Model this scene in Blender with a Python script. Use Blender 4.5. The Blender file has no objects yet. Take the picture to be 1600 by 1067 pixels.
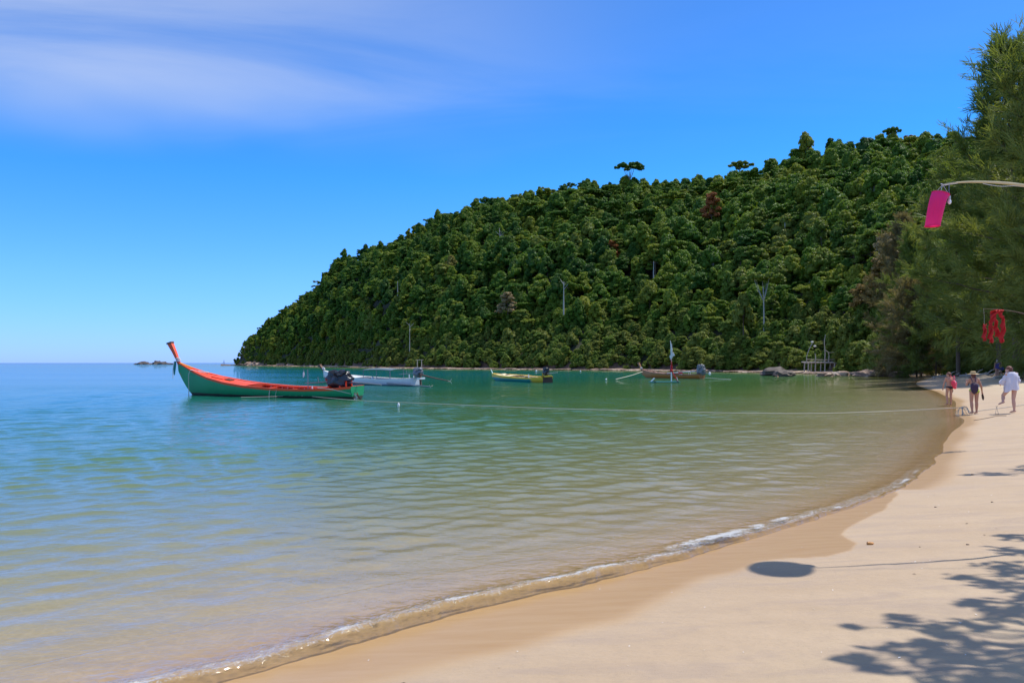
import bpy, bmesh, math, random
import numpy as np
from mathutils import Vector, Matrix, Euler
R = math.radians
rng = np.random.default_rng(11)
random.seed(11)
S = bpy.context.scene
C = S.collection
F = 1244.0; HOR = 567.0; CAMZ = 1.85

# ------------------------------------------------------------------ camera, sky, sun, exposure
cam_d = bpy.data.cameras.new('camera'); cam = bpy.data.objects.new('camera', cam_d); C.objects.link(cam)
cam_d.sensor_width = 36; cam_d.lens = F/1600*36; cam_d.clip_start = 0.1; cam_d.clip_end = 60000
cam.location = (0, 0, CAMZ); cam.rotation_euler = (R(90+1.54), 0, 0)
S.camera = cam
S.view_settings.view_transform = 'Standard'; S.view_settings.look = 'None'
S.view_settings.gamma = 1; S.view_settings.use_curve_mapping = False
S.view_settings.exposure = 0.0
SUN_AZ = R(66); SUN_EL = R(62)      # azimuth measured from +Y towards +X
w = bpy.data.worlds.new('World'); S.world = w; w.use_nodes = True

def N(nt, typ, **kw):
    n = nt.nodes.new(typ)
    for k, v in kw.items():
        if k in n.inputs: n.inputs[k].default_value = v
        else: setattr(n, k, v)
    return n
def L(nt, a, b): nt.links.new(a, b)
def math_n(nt, op, a, b=None, clamp=False):
    n = nt.nodes.new('ShaderNodeMath'); n.operation = op; n.use_clamp = clamp
    for i, v in enumerate((a, b)):
        if v is None: continue
        if isinstance(v, (int, float)): n.inputs[i].default_value = v
        else: L(nt, v, n.inputs[i])
    return n.outputs[0]
def mix_c(nt, fac, a, b, blend='MIX'):
    n = nt.nodes.new('ShaderNodeMix'); n.data_type = 'RGBA'; n.blend_type = blend
    for k, v in ((0, fac), (6, a), (7, b)):
        if isinstance(v, (int, float)): n.inputs[k].default_value = v
        elif isinstance(v, tuple): n.inputs[k].default_value = v if len(v) == 4 else (*v, 1)
        else: L(nt, v, n.inputs[k])
    return n.outputs[2]
def ramp(nt, fac, stops, interp='LINEAR'):
    n = nt.nodes.new('ShaderNodeValToRGB'); cr = n.color_ramp; cr.interpolation = interp
    while len(cr.elements) < len(stops): cr.elements.new(0.5)
    for e, (p, c) in zip(cr.elements, stops):
        e.position = p; e.color = (c, c, c, 1) if isinstance(c, (int, float)) else (*c, 1)
    L(nt, fac, n.inputs[0]); return n.outputs[0]
def maprange(nt, v, a, b, c=0.0, d=1.0, smooth=True):
    n = nt.nodes.new('ShaderNodeMapRange'); n.interpolation_type = 'SMOOTHSTEP' if smooth else 'LINEAR'
    L(nt, v, n.inputs[0])
    for i, x in enumerate((a, b, c, d)): n.inputs[i+1].default_value = x
    return n.outputs[0]
def noise(nt, vec, scale, detail=4, rough=0.55, dist=0.0, ntype=None):
    n = nt.nodes.new('ShaderNodeTexNoise'); n.inputs['Scale'].default_value = scale
    n.inputs['Detail'].default_value = detail; n.inputs['Roughness'].default_value = rough
    n.inputs['Distortion'].default_value = dist
    if vec is not None: L(nt, vec, n.inputs['Vector'])
    return n.outputs['Fac']
def mapping(nt, vec, scale=(1, 1, 1), rot=(0, 0, 0), loc=(0, 0, 0)):
    n = nt.nodes.new('ShaderNodeMapping'); L(nt, vec, n.inputs[0])
    n.inputs['Scale'].default_value = scale; n.inputs['Rotation'].default_value = rot; n.inputs['Location'].default_value = loc
    return n.outputs[0]

nt = w.node_tree
for n in list(nt.nodes): nt.nodes.remove(n)
sky = N(nt, 'ShaderNodeTexSky', sky_type='NISHITA', sun_disc=False)
sky.sun_elevation = SUN_EL; sky.sun_rotation = SUN_AZ; sky.altitude = 0; sky.air_density = 1.0; sky.dust_density = 0.25; sky.ozone_density = 4.5
tc = N(nt, 'ShaderNodeTexCoord'); D_ = tc.outputs['Generated']
sep = N(nt, 'ShaderNodeSeparateXYZ'); L(nt, D_, sep.inputs[0]); dx, dy, dz = sep.outputs
# tint: the deep tropical blue of the photograph
tint = ramp(nt, dz, [(0.0, (0.52, 0.86, 2.2)), (0.10, (0.44, 0.90, 2.0)), (0.22, (0.26, 0.88, 1.55)), (0.40, (0.13, 0.72, 1.38)), (0.8, (0.13, 0.58, 0.95))])
skyc = mix_c(nt, 1.0, sky.outputs[0], tint, 'MULTIPLY')
# thin high cirrus on a flat layer
zc = math_n(nt, 'MAXIMUM', dz, 0.06)
cx = math_n(nt, 'DIVIDE', dx, zc); cy = math_n(nt, 'DIVIDE', dy, zc)
cmb = N(nt, 'ShaderNodeCombineXYZ'); L(nt, cx, cmb.inputs[0]); L(nt, cy, cmb.inputs[1])
n1 = noise(nt, mapping(nt, cmb.outputs[0], (0.42, 0.85, 1), (0, 0, R(18)), (3.1, 0.4, 0)), 1.1, 7, 0.55, 0.6)
n2 = noise(nt, mapping(nt, D_, (2.2, 2.2, 5.0), (0, R(-8), 0)), 1.3, 3, 0.5)
edge = math_n(nt, 'ADD', dz, math_n(nt, 'MULTIPLY', math_n(nt, 'SUBTRACT', n2, 0.5), 0.10))
edge = math_n(nt, 'ADD', edge, math_n(nt, 'MULTIPLY', dx, -0.03))
m1 = maprange(nt, edge, 0.235, 0.335)
left = maprange(nt, dx, 0.25, -0.55, 0.15, 1.0)
dens = math_n(nt, 'MULTIPLY', m1, maprange(nt, n1, 0.28, 0.62, 0.36, 1.0))
dens = math_n(nt, 'MULTIPLY', dens, left)
dens = math_n(nt, 'MULTIPLY', dens, 0.52, True)
dens = math_n(nt, 'MAXIMUM', dens, math_n(nt, 'MULTIPLY', maprange(nt, dz, 0.42, 0.75), maprange(nt, n1, 0.25, 0.7, 0.15, 0.42)))  # unseen cirrus veil overhead, added to whiten the ambient light
CLOUD = (5.4, 5.9, 7.0)
skyc = mix_c(nt, dens, skyc, CLOUD)
bg = N(nt, 'ShaderNodeBackground'); L(nt, skyc, bg.inputs[0]); bg.inputs[1].default_value = 0.135
wo = N(nt, 'ShaderNodeOutputWorld'); L(nt, bg.outputs[0], wo.inputs[0])

sd_ = bpy.data.lights.new('sun', 'SUN'); sd_.energy = 5.0; sd_.angle = R(0.53); sd_.color = (1.0, 0.955, 0.88)
sun = bpy.data.objects.new('sun', sd_); C.objects.link(sun)
SD = Vector((math.cos(SUN_EL)*math.sin(SUN_AZ), math.cos(SUN_EL)*math.cos(SUN_AZ), math.sin(SUN_EL)))   # towards the sun
sun.rotation_euler = SD.to_track_quat('Z', 'Y').to_euler(); sun.location = (20, 10, 60)

# ------------------------------------------------------------------ helpers
def tag(o, label=None, cat=None, group=None, kind=None):
    if label: o['label'] = label
    if cat: o['category'] = cat
    if group: o['group'] = group
    if kind: o['kind'] = kind
    return o
def empty(name, loc=(0, 0, 0), rz=0.0):
    o = bpy.data.objects.new(name, None); C.objects.link(o); o.location = loc; o.rotation_euler = (0, 0, rz)
    o.empty_display_size = 0.3
    return o
def mesh_np(name, V, Fq, mats=(), smooth=False):
    V = np.asarray(V, dtype=np.float32).reshape(-1, 3); Fq = np.asarray(Fq, dtype=np.int32)
    e1 = V[Fq[:, 1]]-V[Fq[:, 0]]; e2 = V[Fq[:, 2]]-V[Fq[:, 0]]
    up = np.median(e1[:, 0]*e2[:, 1]-e1[:, 1]*e2[:, 0])
    print(name, 'orientation', up)
    if up < 0: Fq = np.ascontiguousarray(Fq[:, ::-1])      # ground and water sheets face up
    k = Fq.shape[1]; me = bpy.data.meshes.new(name)
    me.vertices.add(len(V)); me.vertices.foreach_set('co', V.ravel())
    me.loops.add(Fq.size); me.loops.foreach_set('vertex_index', Fq.ravel())
    me.polygons.add(len(Fq)); me.polygons.foreach_set('loop_start', np.arange(0, Fq.size, k, dtype=np.int32))
    try: me.polygons.foreach_set('loop_total', np.full(len(Fq), k, dtype=np.int32))
    except Exception: pass
    me.polygons.foreach_set('use_smooth', np.full(len(Fq), smooth))
    me.update(calc_edges=True); me.validate()
    for m in mats: me.materials.append(m)
    return me
def obj(name, me, parent=None, loc=None):
    o = bpy.data.objects.new(name, me); C.objects.link(o)
    if parent: o.parent = parent
    if loc is not None: o.location = loc
    return o
def attr(me, name, arr):
    a = me.attributes.new(name, 'FLOAT', 'POINT'); a.data.foreach_set('value', np.asarray(arr, dtype=np.float32).ravel())

class MB:
    "collects pieces of one part, then links them as one mesh object"
    def __init__(s): s.v = []; s.f = []; s.n = 0
    def add(s, V, Fs):
        V = [tuple(p) for p in V]; s.v += V; s.f += [tuple(i+s.n for i in f) for f in Fs]; s.n += len(V); return s
    def tube(s, pts, rad, seg=8, cap=True, flat=1.0):
        pts = [Vector(p) for p in pts]; n = len(pts)
        if isinstance(rad, (int, float)): rad = [rad]*n
        V = []; up = Vector((0, 0, 1)); prev = None
        for i, p in enumerate(pts):
            t = (pts[min(i+1, n-1)]-pts[max(i-1, 0)]).normalized()
            if prev is None:
                a = t.cross(up);
                if a.length < 0.1: a = t.cross(Vector((0, 1, 0)))
            else: a = prev - t*prev.dot(t)
            a.normalize(); b = t.cross(a); prev = a
            for k in range(seg):
                th = 2*math.pi*k/seg; V.append(p+a*math.cos(th)*rad[i]+b*math.sin(th)*rad[i]*flat)
        Fs = [(i*seg+k, i*seg+(k+1) % seg, (i+1)*seg+(k+1) % seg, (i+1)*seg+k) for i in range(n-1) for k in range(seg)]
        if cap: Fs += [tuple(range(seg))[::-1], tuple((n-1)*seg+k for k in range(seg))]
        return s.add(V, Fs)
    def box(s, c, d, rot=None, taper=1.0):
        c = Vector(c); M = Euler(rot).to_matrix() if rot else Matrix.Identity(3)
        V = []
        for z in (-.5, .5):
            t = taper if z > 0 else 1.0
            for x, y in ((-.5, -.5), (.5, -.5), (.5, .5), (-.5, .5)): V.append(c+M @ Vector((x*d[0]*t, y*d[1]*t, z*d[2])))
        return s.add(V, [(3, 2, 1, 0), (4, 5, 6, 7), (0, 1, 5, 4), (1, 2, 6, 5), (2, 3, 7, 6), (3, 0, 4, 7)])
    def ball(s, c, r, seg=10, rings=7, rot=None, fn=None):
        c = Vector(c); r = Vector(r) if hasattr(r, '__len__') else Vector((r, r, r)); M = Euler(rot).to_matrix() if rot else Matrix.Identity(3)
        V = []
        for i in range(rings+1):
            ph = math.pi*i/rings
            for k in range(seg):
                th = 2*math.pi*k/seg; q = Vector((math.sin(ph)*math.cos(th), math.sin(ph)*math.sin(th), math.cos(ph)))
                m = fn(q) if fn else 1.0
                V.append(c+M @ Vector((q.x*r.x*m, q.y*r.y*m, q.z*r.z*m)))
        Fs = [(i*seg+k, (i+1)*seg+k, (i+1)*seg+(k+1) % seg, i*seg+(k+1) % seg) for i in range(rings) for k in range(seg)]
        return s.add(V, Fs)
    def grid(s, P):                                   # P: rows x cols of points
        r = len(P); c = len(P[0]); V = [p for row in P for p in row]
        return s.add(V, [(i*c+j, i*c+j+1, (i+1)*c+j+1, (i+1)*c+j) for i in range(r-1) for j in range(c-1)])
    def mesh(s, name, mat, smooth=True, weld=0.0005):
        me = bpy.data.meshes.new(name); me.from_pydata(s.v, [], s.f)
        if weld:
            bm = bmesh.new(); bm.from_mesh(me); bmesh.ops.remove_doubles(bm, verts=bm.verts, dist=weld)
            bmesh.ops.recalc_face_normals(bm, faces=bm.faces); bm.to_mesh(me); bm.free()
        me.materials.append(mat)
        for p in me.polygons: p.use_smooth = smooth
        if smooth:
            try: me.set_sharp_from_angle(angle=R(42))
            except Exception: pass
        return me
    def build(s, name, mat, parent=None, smooth=True, weld=0.0005):
        return obj(name, s.mesh(name, mat, smooth, weld), parent)
def copy_tree(o, parent=None):
    kids = list(o.children)
    c = o.copy(); C.objects.link(c)
    if parent: c.parent = parent
    for ch in kids: copy_tree(ch, c)
    return c
def at(px, py, z=0.0):
    D = (CAMZ-z)*F/(py-HOR); return Vector(((px-800)/F*D, D, z))
def at_d(px, py, D): return Vector(((px-800)/F*D, D, CAMZ-(py-HOR)/F*D))
def cr(pts, n):
    "Catmull-Rom through pts, n samples per span"
    P = [Vector(p) for p in pts]; P = [P[0]*2-P[1]]+P+[P[-1]*2-P[-2]]; out = []
    for i in range(1, len(P)-2):
        for k in range(n):
            t = k/n; a, b, c, d = P[i-1], P[i], P[i+1], P[i+2]
            out.append(0.5*((2*b)+(c-a)*t+(2*a-5*b+4*c-d)*t*t+(3*b-a-3*c+d)*t**3))
    out.append(P[-2].copy()); return out

# ------------------------------------------------------------------ materials
MATS = {}
def mat(name, col, rough=0.6, metal=0.0, var=0.15, vs=6.0, bump=0.0, bs=40.0, spec=0.5, wear=None, coord='Object', trans=0.0):
    if name in MATS: return MATS[name]
    m = bpy.data.materials.new(name); m.use_nodes = True; nt = m.node_tree; b = nt.nodes['Principled BSDF']
    tcn = N(nt, 'ShaderNodeTexCoord'); v = tcn.outputs[coord]
    n = noise(nt, v, vs, 5, 0.6)
    dark = tuple(c*(1-var) for c in col); lite = tuple(min(1, c*(1+var)) for c in col)
    cc = mix_c(nt, n, dark, lite)
    if wear:
        wn = noise(nt, v, wear[1], 6, 0.65)
        cc = mix_c(nt, maprange(nt, wn, wear[2], wear[2]+0.06), cc, wear[0])
    L(nt, cc, b.inputs['Base Color']); b.inputs['Roughness'].default_value = rough; b.inputs['Metallic'].default_value = metal
    b.inputs['Specular IOR Level'].default_value = spec
    if bump:
        bn = N(nt, 'ShaderNodeBump'); bn.inputs['Strength'].default_value = bump; bn.inputs['Distance'].default_value = 0.02
        L(nt, noise(nt, v, bs, 4, 0.6), bn.inputs['Height']); L(nt, bn.outputs[0], b.inputs['Normal'])
    if trans:
        t = N(nt, 'ShaderNodeBsdfTranslucent'); L(nt, cc, t.inputs[0]); mx = N(nt, 'ShaderNodeMixShader'); mx.inputs[0].default_value = trans
        out = nt.nodes['Material Output']; L(nt, b.outputs[0], mx.inputs[1]); L(nt, t.outputs[0], mx.inputs[2]); L(nt, mx.outputs[0], out.inputs[0])
    MATS[name] = m; return m
def leaf_mat(name, stops, patch=0.35, transl=0.38, wscale=0.03):
    m = bpy.data.materials.new(name); m.use_nodes = True; nt = m.node_tree
    for n in list(nt.nodes): nt.nodes.remove(n)
    oi = N(nt, 'ShaderNodeObjectInfo'); geo = N(nt, 'ShaderNodeNewGeometry')
    big = noise(nt, geo.outputs['Position'], wscale, 2, 0.5)
    spz = N(nt, 'ShaderNodeSeparateXYZ'); L(nt, geo.outputs['Position'], spz.inputs[0]); lowz = maprange(nt, spz.outputs[2], 34, 6, -0.04, 0.12)
    f = math_n(nt, 'ADD', math_n(nt, 'MULTIPLY', oi.outputs['Random'], 1-patch), math_n(nt, 'MULTIPLY', big, patch))
    f = math_n(nt, 'ADD', f, lowz)
    c = ramp(nt, f, stops)
    small = noise(nt, geo.outputs['Position'], 1.1, 3, 0.6)
    c = mix_c(nt, math_n(nt, 'MULTIPLY', small, 0.75), c, mix_c(nt, 1.0, c, (0.55, 0.62, 0.55), 'MULTIPLY'))
    ri = geo.outputs['Random Per Island']
    c = mix_c(nt, math_n(nt, 'MULTIPLY', ri, 0.45), c, mix_c(nt, 1.0, c, (1.8, 1.6, 1.15), 'MULTIPLY'))
    d = N(nt, 'ShaderNodeBsdfPrincipled'); L(nt, c, d.inputs['Base Color']); d.inputs['Roughness'].default_value = 0.55
    d.inputs['Specular IOR Level'].default_value = 0.25
    t = N(nt, 'ShaderNodeBsdfTranslucent'); L(nt, mix_c(nt, 1.0, c, (1.3, 1.25, 0.6), 'MULTIPLY'), t.inputs[0])
    mx = N(nt, 'ShaderNodeMixShader'); mx.inputs[0].default_value = transl
    L(nt, d.outputs[0], mx.inputs[1]); L(nt, t.outputs[0], mx.inputs[2])
    o = N(nt, 'ShaderNodeOutputMaterial'); L(nt, mx.outputs[0], o.inputs[0]); return m
LEAF = leaf_mat('forest_leaves', [(0.12, (0.044, 0.120, 0.020)), (0.30, (0.080, 0.178, 0.024)), (0.48, (0.120, 0.225, 0.026)), (0.66, (0.18, 0.265, 0.030)), (0.84, (0.27, 0.31, 0.040))])
LEAF_Y = leaf_mat('yellow_green_leaves', [(0.2, (0.14, 0.21, 0.03)), (0.8, (0.22, 0.27, 0.04))])
LEAF_SHORE = leaf_mat('shore_bush_leaves', [(0.2, (0.10, 0.18, 0.028)), (0.5, (0.155, 0.235, 0.034)), (0.8, (0.21, 0.25, 0.05))])
LEAF_R = leaf_mat('rust_leaves', [(0.2, (0.32, 0.11, 0.035)), (0.8, (0.46, 0.17, 0.05))], transl=0.2)
LEAF_O = leaf_mat('olive_rust_leaves', [(0.2, (0.20, 0.13, 0.04)), (0.8, (0.30, 0.19, 0.06))], transl=0.25)
LEAF_B = leaf_mat('dry_brown_leaves', [(0.2, (0.26, 0.19, 0.10)), (0.8, (0.33, 0.25, 0.14))], transl=0.15)
LEAF_G = leaf_mat('yellow_blossom_leaves', [(0.2, (0.22, 0.20, 0.05)), (0.8, (0.26, 0.24, 0.06))])
NEEDLE = leaf_mat('casuarina_needles', [(0.15, (0.105, 0.155, 0.042)), (0.5, (0.155, 0.205, 0.052)), (0.85, (0.225, 0.255, 0.075))], 0.6, 0.4, 0.09)
NEEDLE_B = leaf_mat('brown_casuarina_needles', [(0.2, (0.20, 0.165, 0.085)), (0.8, (0.26, 0.21, 0.115))], 0.6, 0.35, 0.09)
BARK = mat('bark', (0.13, 0.09, 0.06), 0.9, var=0.4, vs=3, bump=0.6, bs=6)
BARK_PALE = mat('pale_bark', (0.42, 0.40, 0.36), 0.8, var=0.2, vs=2)
BARK_GREY = mat('grey_bark', (0.24, 0.215, 0.18), 0.85, var=0.3, vs=2)
WOOD_GREY = mat('driftwood_grey', (0.42, 0.38, 0.32), 0.85, var=0.3, vs=5)

# ------------------------------------------------------------------ the shoreline and the ground height
WL = [(-900, -900), (-200, -186), (-60, -50), (-20, -12), (-8, -1), (-4, 2.6), (-1.85, 4.6), (-0.47, 5.9), (1.03, 7.1), (1.95, 7.9), (2.86, 8.8), (4.0, 9.9), (5.75, 11.9), (7.9, 15),
      (11.2, 20.5), (14.3, 25.3), (15.9, 28.6), (18.6, 33.5), (21.6, 39), (24.6, 45.5), (27.6, 52), (31.3, 61), (36.5, 72), (43, 84), (50, 96), (54.3, 107), (56.5, 118), (56, 131), (53, 146), (46, 168), (38, 187), (27, 203), (12, 217), (-5, 233),
      (-22, 256), (-50, 305), (-100, 405), (-150, 500), (-194, 575), (-235, 650), (-230, 760), (-100, 980), (300, 1300), (1200, 1700), (4000, 2400)]
WLC = cr([(a, b, 0) for a, b in WL], 7)
WLP = np.array([(p.x, p.y) for p in WLC])
def sdist(P):
    "signed distance to the water line, positive on land"
    P = np.asarray(P, dtype=np.float64).reshape(-1, 2); out = np.empty(len(P))
    A = WLP[:-1]; Dv = WLP[1:]-WLP[:-1]; L2 = (Dv**2).sum(1)+1e-12
    for i in range(0, len(P), 20000):
        Q = P[i:i+20000]
        rx = Q[:, None, 0]-A[None, :, 0]; ry = Q[:, None, 1]-A[None, :, 1]
        t = np.clip((rx*Dv[:, 0]+ry*Dv[:, 1])/L2, 0, 1)
        ex = rx-t*Dv[:, 0]; ey = ry-t*Dv[:, 1]; d2 = ex*ex+ey*ey
        k = d2.argmin(1); ar = np.arange(len(Q))
        sgn = np.sign(ex[ar, k]*Dv[k, 1]-ey[ar, k]*Dv[k, 0]); sgn[sgn == 0] = 1
        out[i:i+20000] = np.sqrt(d2[ar, k])*sgn
    return out
def vnoise(x, y, seed=0):
    "smooth value noise in numpy"
    xi = np.floor(x).astype(np.int64); yi = np.floor(y).astype(np.int64); fx = x-xi; fy = y-yi
    fx = fx*fx*(3-2*fx); fy = fy*fy*(3-2*fy)
    def h(a, b):
        n = (a*374761393+b*668265263+seed*974711) & 0x7fffffff
        n = ((n ^ (n >> 13))*1274126177) & 0x7fffffff
        return ((n ^ (n >> 16)) & 0xffff)/65535.0
    return (h(xi, yi)*(1-fx)+h(xi+1, yi)*fx)*(1-fy)+(h(xi, yi+1)*(1-fx)+h(xi+1, yi+1)*fx)*fy
def smooth(a, b, x):
    t = np.clip((x-a)/(b-a), 0, 1); return t*t*(3-2*t)
def ground_z(P, s=None):
    P = np.asarray(P, dtype=np.float64).reshape(-1, 2)
    if s is None: s = sdist(P)
    x, y = P[:, 0], P[:, 1]
    land = np.interp(s, [0, 3, 8, 12, 20, 60, 400], [0, 0.20, 0.66, 1.55, 2.5, 3.2, 4])
    rough = smooth(2.2, 4.0, s)
    land = land+rough*(0.05*(vnoise(x*3.1, y*3.1, 3)-0.5)+0.045*(vnoise(x*6.5, y*6.5, 4)-0.5))*np.clip(1-s/40, 0.2, 1)
    land = land+(0.012*(vnoise(x*1.3, y*1.3, 5)-0.5))*smooth(0.3, 1.5, s)+smooth(0.6, 2.0, s)*(0.010*(vnoise(x*5.1, y*5.1, 7)-0.5)+0.006*(vnoise(x*13, y*13, 8)-0.5))*(np.hypot(x, y) < 40)
    sea = -np.interp(-s, [0, 4, 12, 30, 80, 400, 3000], [0, 0.26, 0.72, 1.5, 3.0, 7, 14])
    sea = sea+0.014*(vnoise(x*2.3+y*1.1, y*3-x*.7, 6)-0.5)*smooth(0.5, 2, -s)
    return np.where(s > 0, land, sea)
def gz(x, y): return float(ground_z([[x, y]])[0])

def fan(r0, r1, n1, rmid, n2, az_in, n_in, az_out, n_out):
    r = np.concatenate([np.geomspace(r0, rmid, n1, endpoint=False), np.geomspace(rmid, r1, n2)])
    a = np.concatenate([np.linspace(-az_out, -az_in, n_out, endpoint=False), np.linspace(-az_in, az_in, n_in, endpoint=False), np.linspace(az_in, az_out, n_out+1)])
    a = np.radians(a); Rr, Aa = np.meshgrid(r, a, indexing='ij')
    X = Rr*np.sin(Aa); Y = Rr*np.cos(Aa); nr, na = len(r), len(a)
    i, j = np.meshgrid(np.arange(nr-1), np.arange(na-1), indexing='ij'); b = (i*na+j).ravel()
    return X.ravel(), Y.ravel(), np.stack([b, b+1, b+na+1, b+na], 1)[:, ::-1]

# wet sand left by the last wave: outline traced on the ground (x, y in metres)
def inside(P, poly):
    x, y = P[:, 0], P[:, 1]; r = np.zeros(len(P), bool); n = len(poly)
    for i in range(n):
        x1, y1 = poly[i]; x2, y2 = poly[(i+1) % n]
        c = ((y1 > y) != (y2 > y)) & (x < (x2-x1)*(y-y1)/(y2-y1+1e-12)+x1); r ^= c
    return r
def polydist(P, poly):
    d = np.full(len(P), 1e9); n = len(poly)
    for i in range(n):
        a = np.array(poly[i]); b = np.array(poly[(i+1) % n]); v = b-a
        t = np.clip(((P-a) @ v)/(v @ v+1e-12), 0, 1); e = P-a-t[:, None]*v; d = np.minimum(d, np.hypot(e[:, 0], e[:, 1]))
    return d
def wp(px, py, z=0.07): p = at(px, py, z); return (p.x, p.y)
WETPOLY = [wp(1408, 757, 0), wp(1395, 775), wp(1368, 795), wp(1330, 815), wp(1312, 829), wp(1322, 838), wp(1334, 846), wp(1325, 858), wp(1290, 866), wp(1225, 868), wp(1185, 872), wp(1160, 882), wp(1120, 896), wp(1060, 922),
           wp(990, 958), wp(900, 985), wp(820, 1010), wp(700, 1040), wp(560, 1067), wp(300, 1200), (-3.5, 1.8), (-8, -2.5), (-8, 1), (-4, 4), (-1.85, 5.6), (1, 8.5), (4, 11)]

gx, gy, gf = fan(1.2, 30000, 420, 60, 130, 42, 520, 180, 60)
GP = np.stack([gx, gy], 1); gs = sdist(GP); gzv = ground_z(GP, gs)
wet = np.zeros(len(GP)); near = np.hypot(gx, gy) < 16
ins = inside(GP[near], WETPOLY); pd = polydist(GP[near], WETPOLY)
soft = np.interp(gx[near], [-2, 1.5, 2.5], [0.45, 0.30, 0.05])
jit = 0.10*(vnoise(gx[near]*2.5, gy[near]*2.5, 9)-0.5)
wet[near] = smooth(-0.35, 0.65, (np.where(ins, pd, -pd)+jit)/soft)
far_wet = smooth(0.55, 0.05, gs-0.25*vnoise(gx*.4, gy*.4, 8))*(gs < 1.5)
wet = np.maximum(wet, np.where(np.hypot(gx, gy) > 13, far_wet, 0)); wet[gs < 0] = 1-1.0*smooth(-0.15, -0.9, gs[gs < 0])
litter = smooth(7.0, 10.5, gs+2.2*(vnoise(gx*.35, gy*.35, 12)-0.5))*smooth(40, 55, gy)
me = mesh_np('sand', np.stack([gx, gy, gzv], 1), gf, smooth=True)
attr(me, 'wet', wet); attr(me, 'litter', litter); attr(me, 'shore', gs)
m = bpy.data.materials.new('beach_sand'); m.use_nodes = True; nt = m.node_tree; b = nt.nodes['Principled BSDF']
geo = N(nt, 'ShaderNodeNewGeometry'); P_ = geo.outputs['Position']
aw = N(nt, 'ShaderNodeAttribute', attribute_name='wet'); al = N(nt, 'ShaderNodeAttribute', attribute_name='litter'); ash = N(nt, 'ShaderNodeAttribute', attribute_name='shore')
patch = noise(nt, mapping(nt, P_, (0.5, 1.4, 1), (0, 0, R(40))), 1.1, 5, 0.6)
grain = noise(nt, P_, 160, 3, 0.7); grain2 = noise(nt, P_, 22, 5, 0.65)
c = mix_c(nt, patch, (0.39, 0.278, 0.172), (0.52, 0.39, 0.262))
c = mix_c(nt, maprange(nt, ash.outputs['Fac'], 1.6, 4.5), c, mix_c(nt, patch, (0.47, 0.37, 0.235), (0.57, 0.455, 0.305)))
c = mix_c(nt, math_n(nt, 'MULTIPLY', maprange(nt, grain, 0.35, 0.75), 0.30), c, mix_c(nt, 1.0, c, (0.70, 0.66, 0.62), 'MULTIPLY'))
c = mix_c(nt, math_n(nt, 'MULTIPLY', maprange(nt, grain2, 0.45, 0.8), 0.32), c, (0.33, 0.25, 0.18))
damp = noise(nt, mapping(nt, P_, (1.0, 3.4, 1), (0, 0, R(-38)), (2, 1, 0)), 0.9, 6, 0.62, 0.8)
c = mix_c(nt, math_n(nt, 'MULTIPLY', maprange(nt, damp, 0.44, 0.66), 0.55), c, (0.36, 0.27, 0.20))
streak = noise(nt, mapping(nt, P_, (1, 5, 1), (0, 0, R(-42))), 1.4, 4, 0.6, 0.5)
wetc = mix_c(nt, streak, (0.345, 0.195, 0.070), (0.47, 0.305, 0.14))
c = mix_c(nt, aw.outputs['Fac'], c, wetc)
lit = mix_c(nt, noise(nt, P_, 2.6, 6, 0.7), (0.06, 0.042, 0.028), (0.34, 0.25, 0.16))
c = mix_c(nt, al.outputs['Fac'], c, lit)
L(nt, c, b.inputs['Base Color'])
rg = math_n(nt, 'SUBTRACT', 0.85, math_n(nt, 'MULTIPLY', aw.outputs['Fac'], math_n(nt, 'ADD', 0.38, math_n(nt, 'MULTIPLY', streak, 0.22))))
L(nt, rg, b.inputs['Roughness']); b.inputs['Specular IOR Level'].default_value = 0.4
bn = N(nt, 'ShaderNodeBump'); bn.inputs['Distance'].default_value = 0.018
L(nt, maprange(nt, aw.outputs['Fac'], 0, 1, 0.8, 0.08), bn.inputs['Strength'])
h = math_n(nt, 'ADD', noise(nt, mapping(nt, P_, (1, 2.2, 1), (0, 0, R(-42))), 5, 7, 0.7), math_n(nt, 'MULTIPLY', grain, 0.25))
L(nt, h, bn.inputs['Height']); L(nt, bn.outputs[0], b.inputs['Normal'])
me.materials.append(m); SAND = m
g = obj('sand', me); tag(g, kind='structure')

# ------------------------------------------------------------------ water
def swell(x, y, s):
    "real ripples of the bay, a few millimetres to centimetres high"
    d = np.hypot(x, y); amp = np.interp(d, [0, 8, 25, 90, 160], [0.45, 0.65, 0.8, 0.8, 0])*smooth(-0.2, -2.5, s)
    z = np.zeros_like(x)
    r = np.random.default_rng(5)
    for wl_, a_, sp in ((2.6, 0.0030, 16), (1.7, 0.0036, 22), (1.1, 0.0066, 32), (0.74, 0.0078, 40), (0.50, 0.0066, 50), (0.33, 0.0036, 65)):
        fade = np.clip(1.6-d*0.014/wl_*1.6, 0, 1)
        for k in range(4):
            th = R(-62+r.uniform(-sp, sp)); ph = r.uniform(0, 6.28); w_ = wl_*r.uniform(.7, 1.35)
            wob = 1.3*vnoise(x/(wl_*3.2)+k*7, y/(wl_*3.2), 20+k)
            q = np.sin((x*math.cos(th)+y*math.sin(th))*2*math.pi/w_+ph+wob*3)
            z += fade*a_*0.62*(q+0.25*(q*q-0.5))
        z *= 1.0
    mod = 0.55+0.9*vnoise(x/3.5, y/5.0, 31)
    return z*amp*mod
wx, wy, wf = fan(2.6, 30000, 800, 70, 120, 40, 600, 110, 30)
WP = np.stack([wx, wy], 1); ws = sdist(WP); wz = swell(wx, wy, ws)
NEAR_EDGE = 22.0                       # within this distance the shore wave strip takes over
dd = np.hypot(wx, wy)
keep_v = (ws < 1.0) & ~((ws > -1.0) & (dd < 60) & (wy > -6))
kf = keep_v[wf].any(1) & (ws[wf].min(1) < 0.6)
wf = wf[kf]
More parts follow.
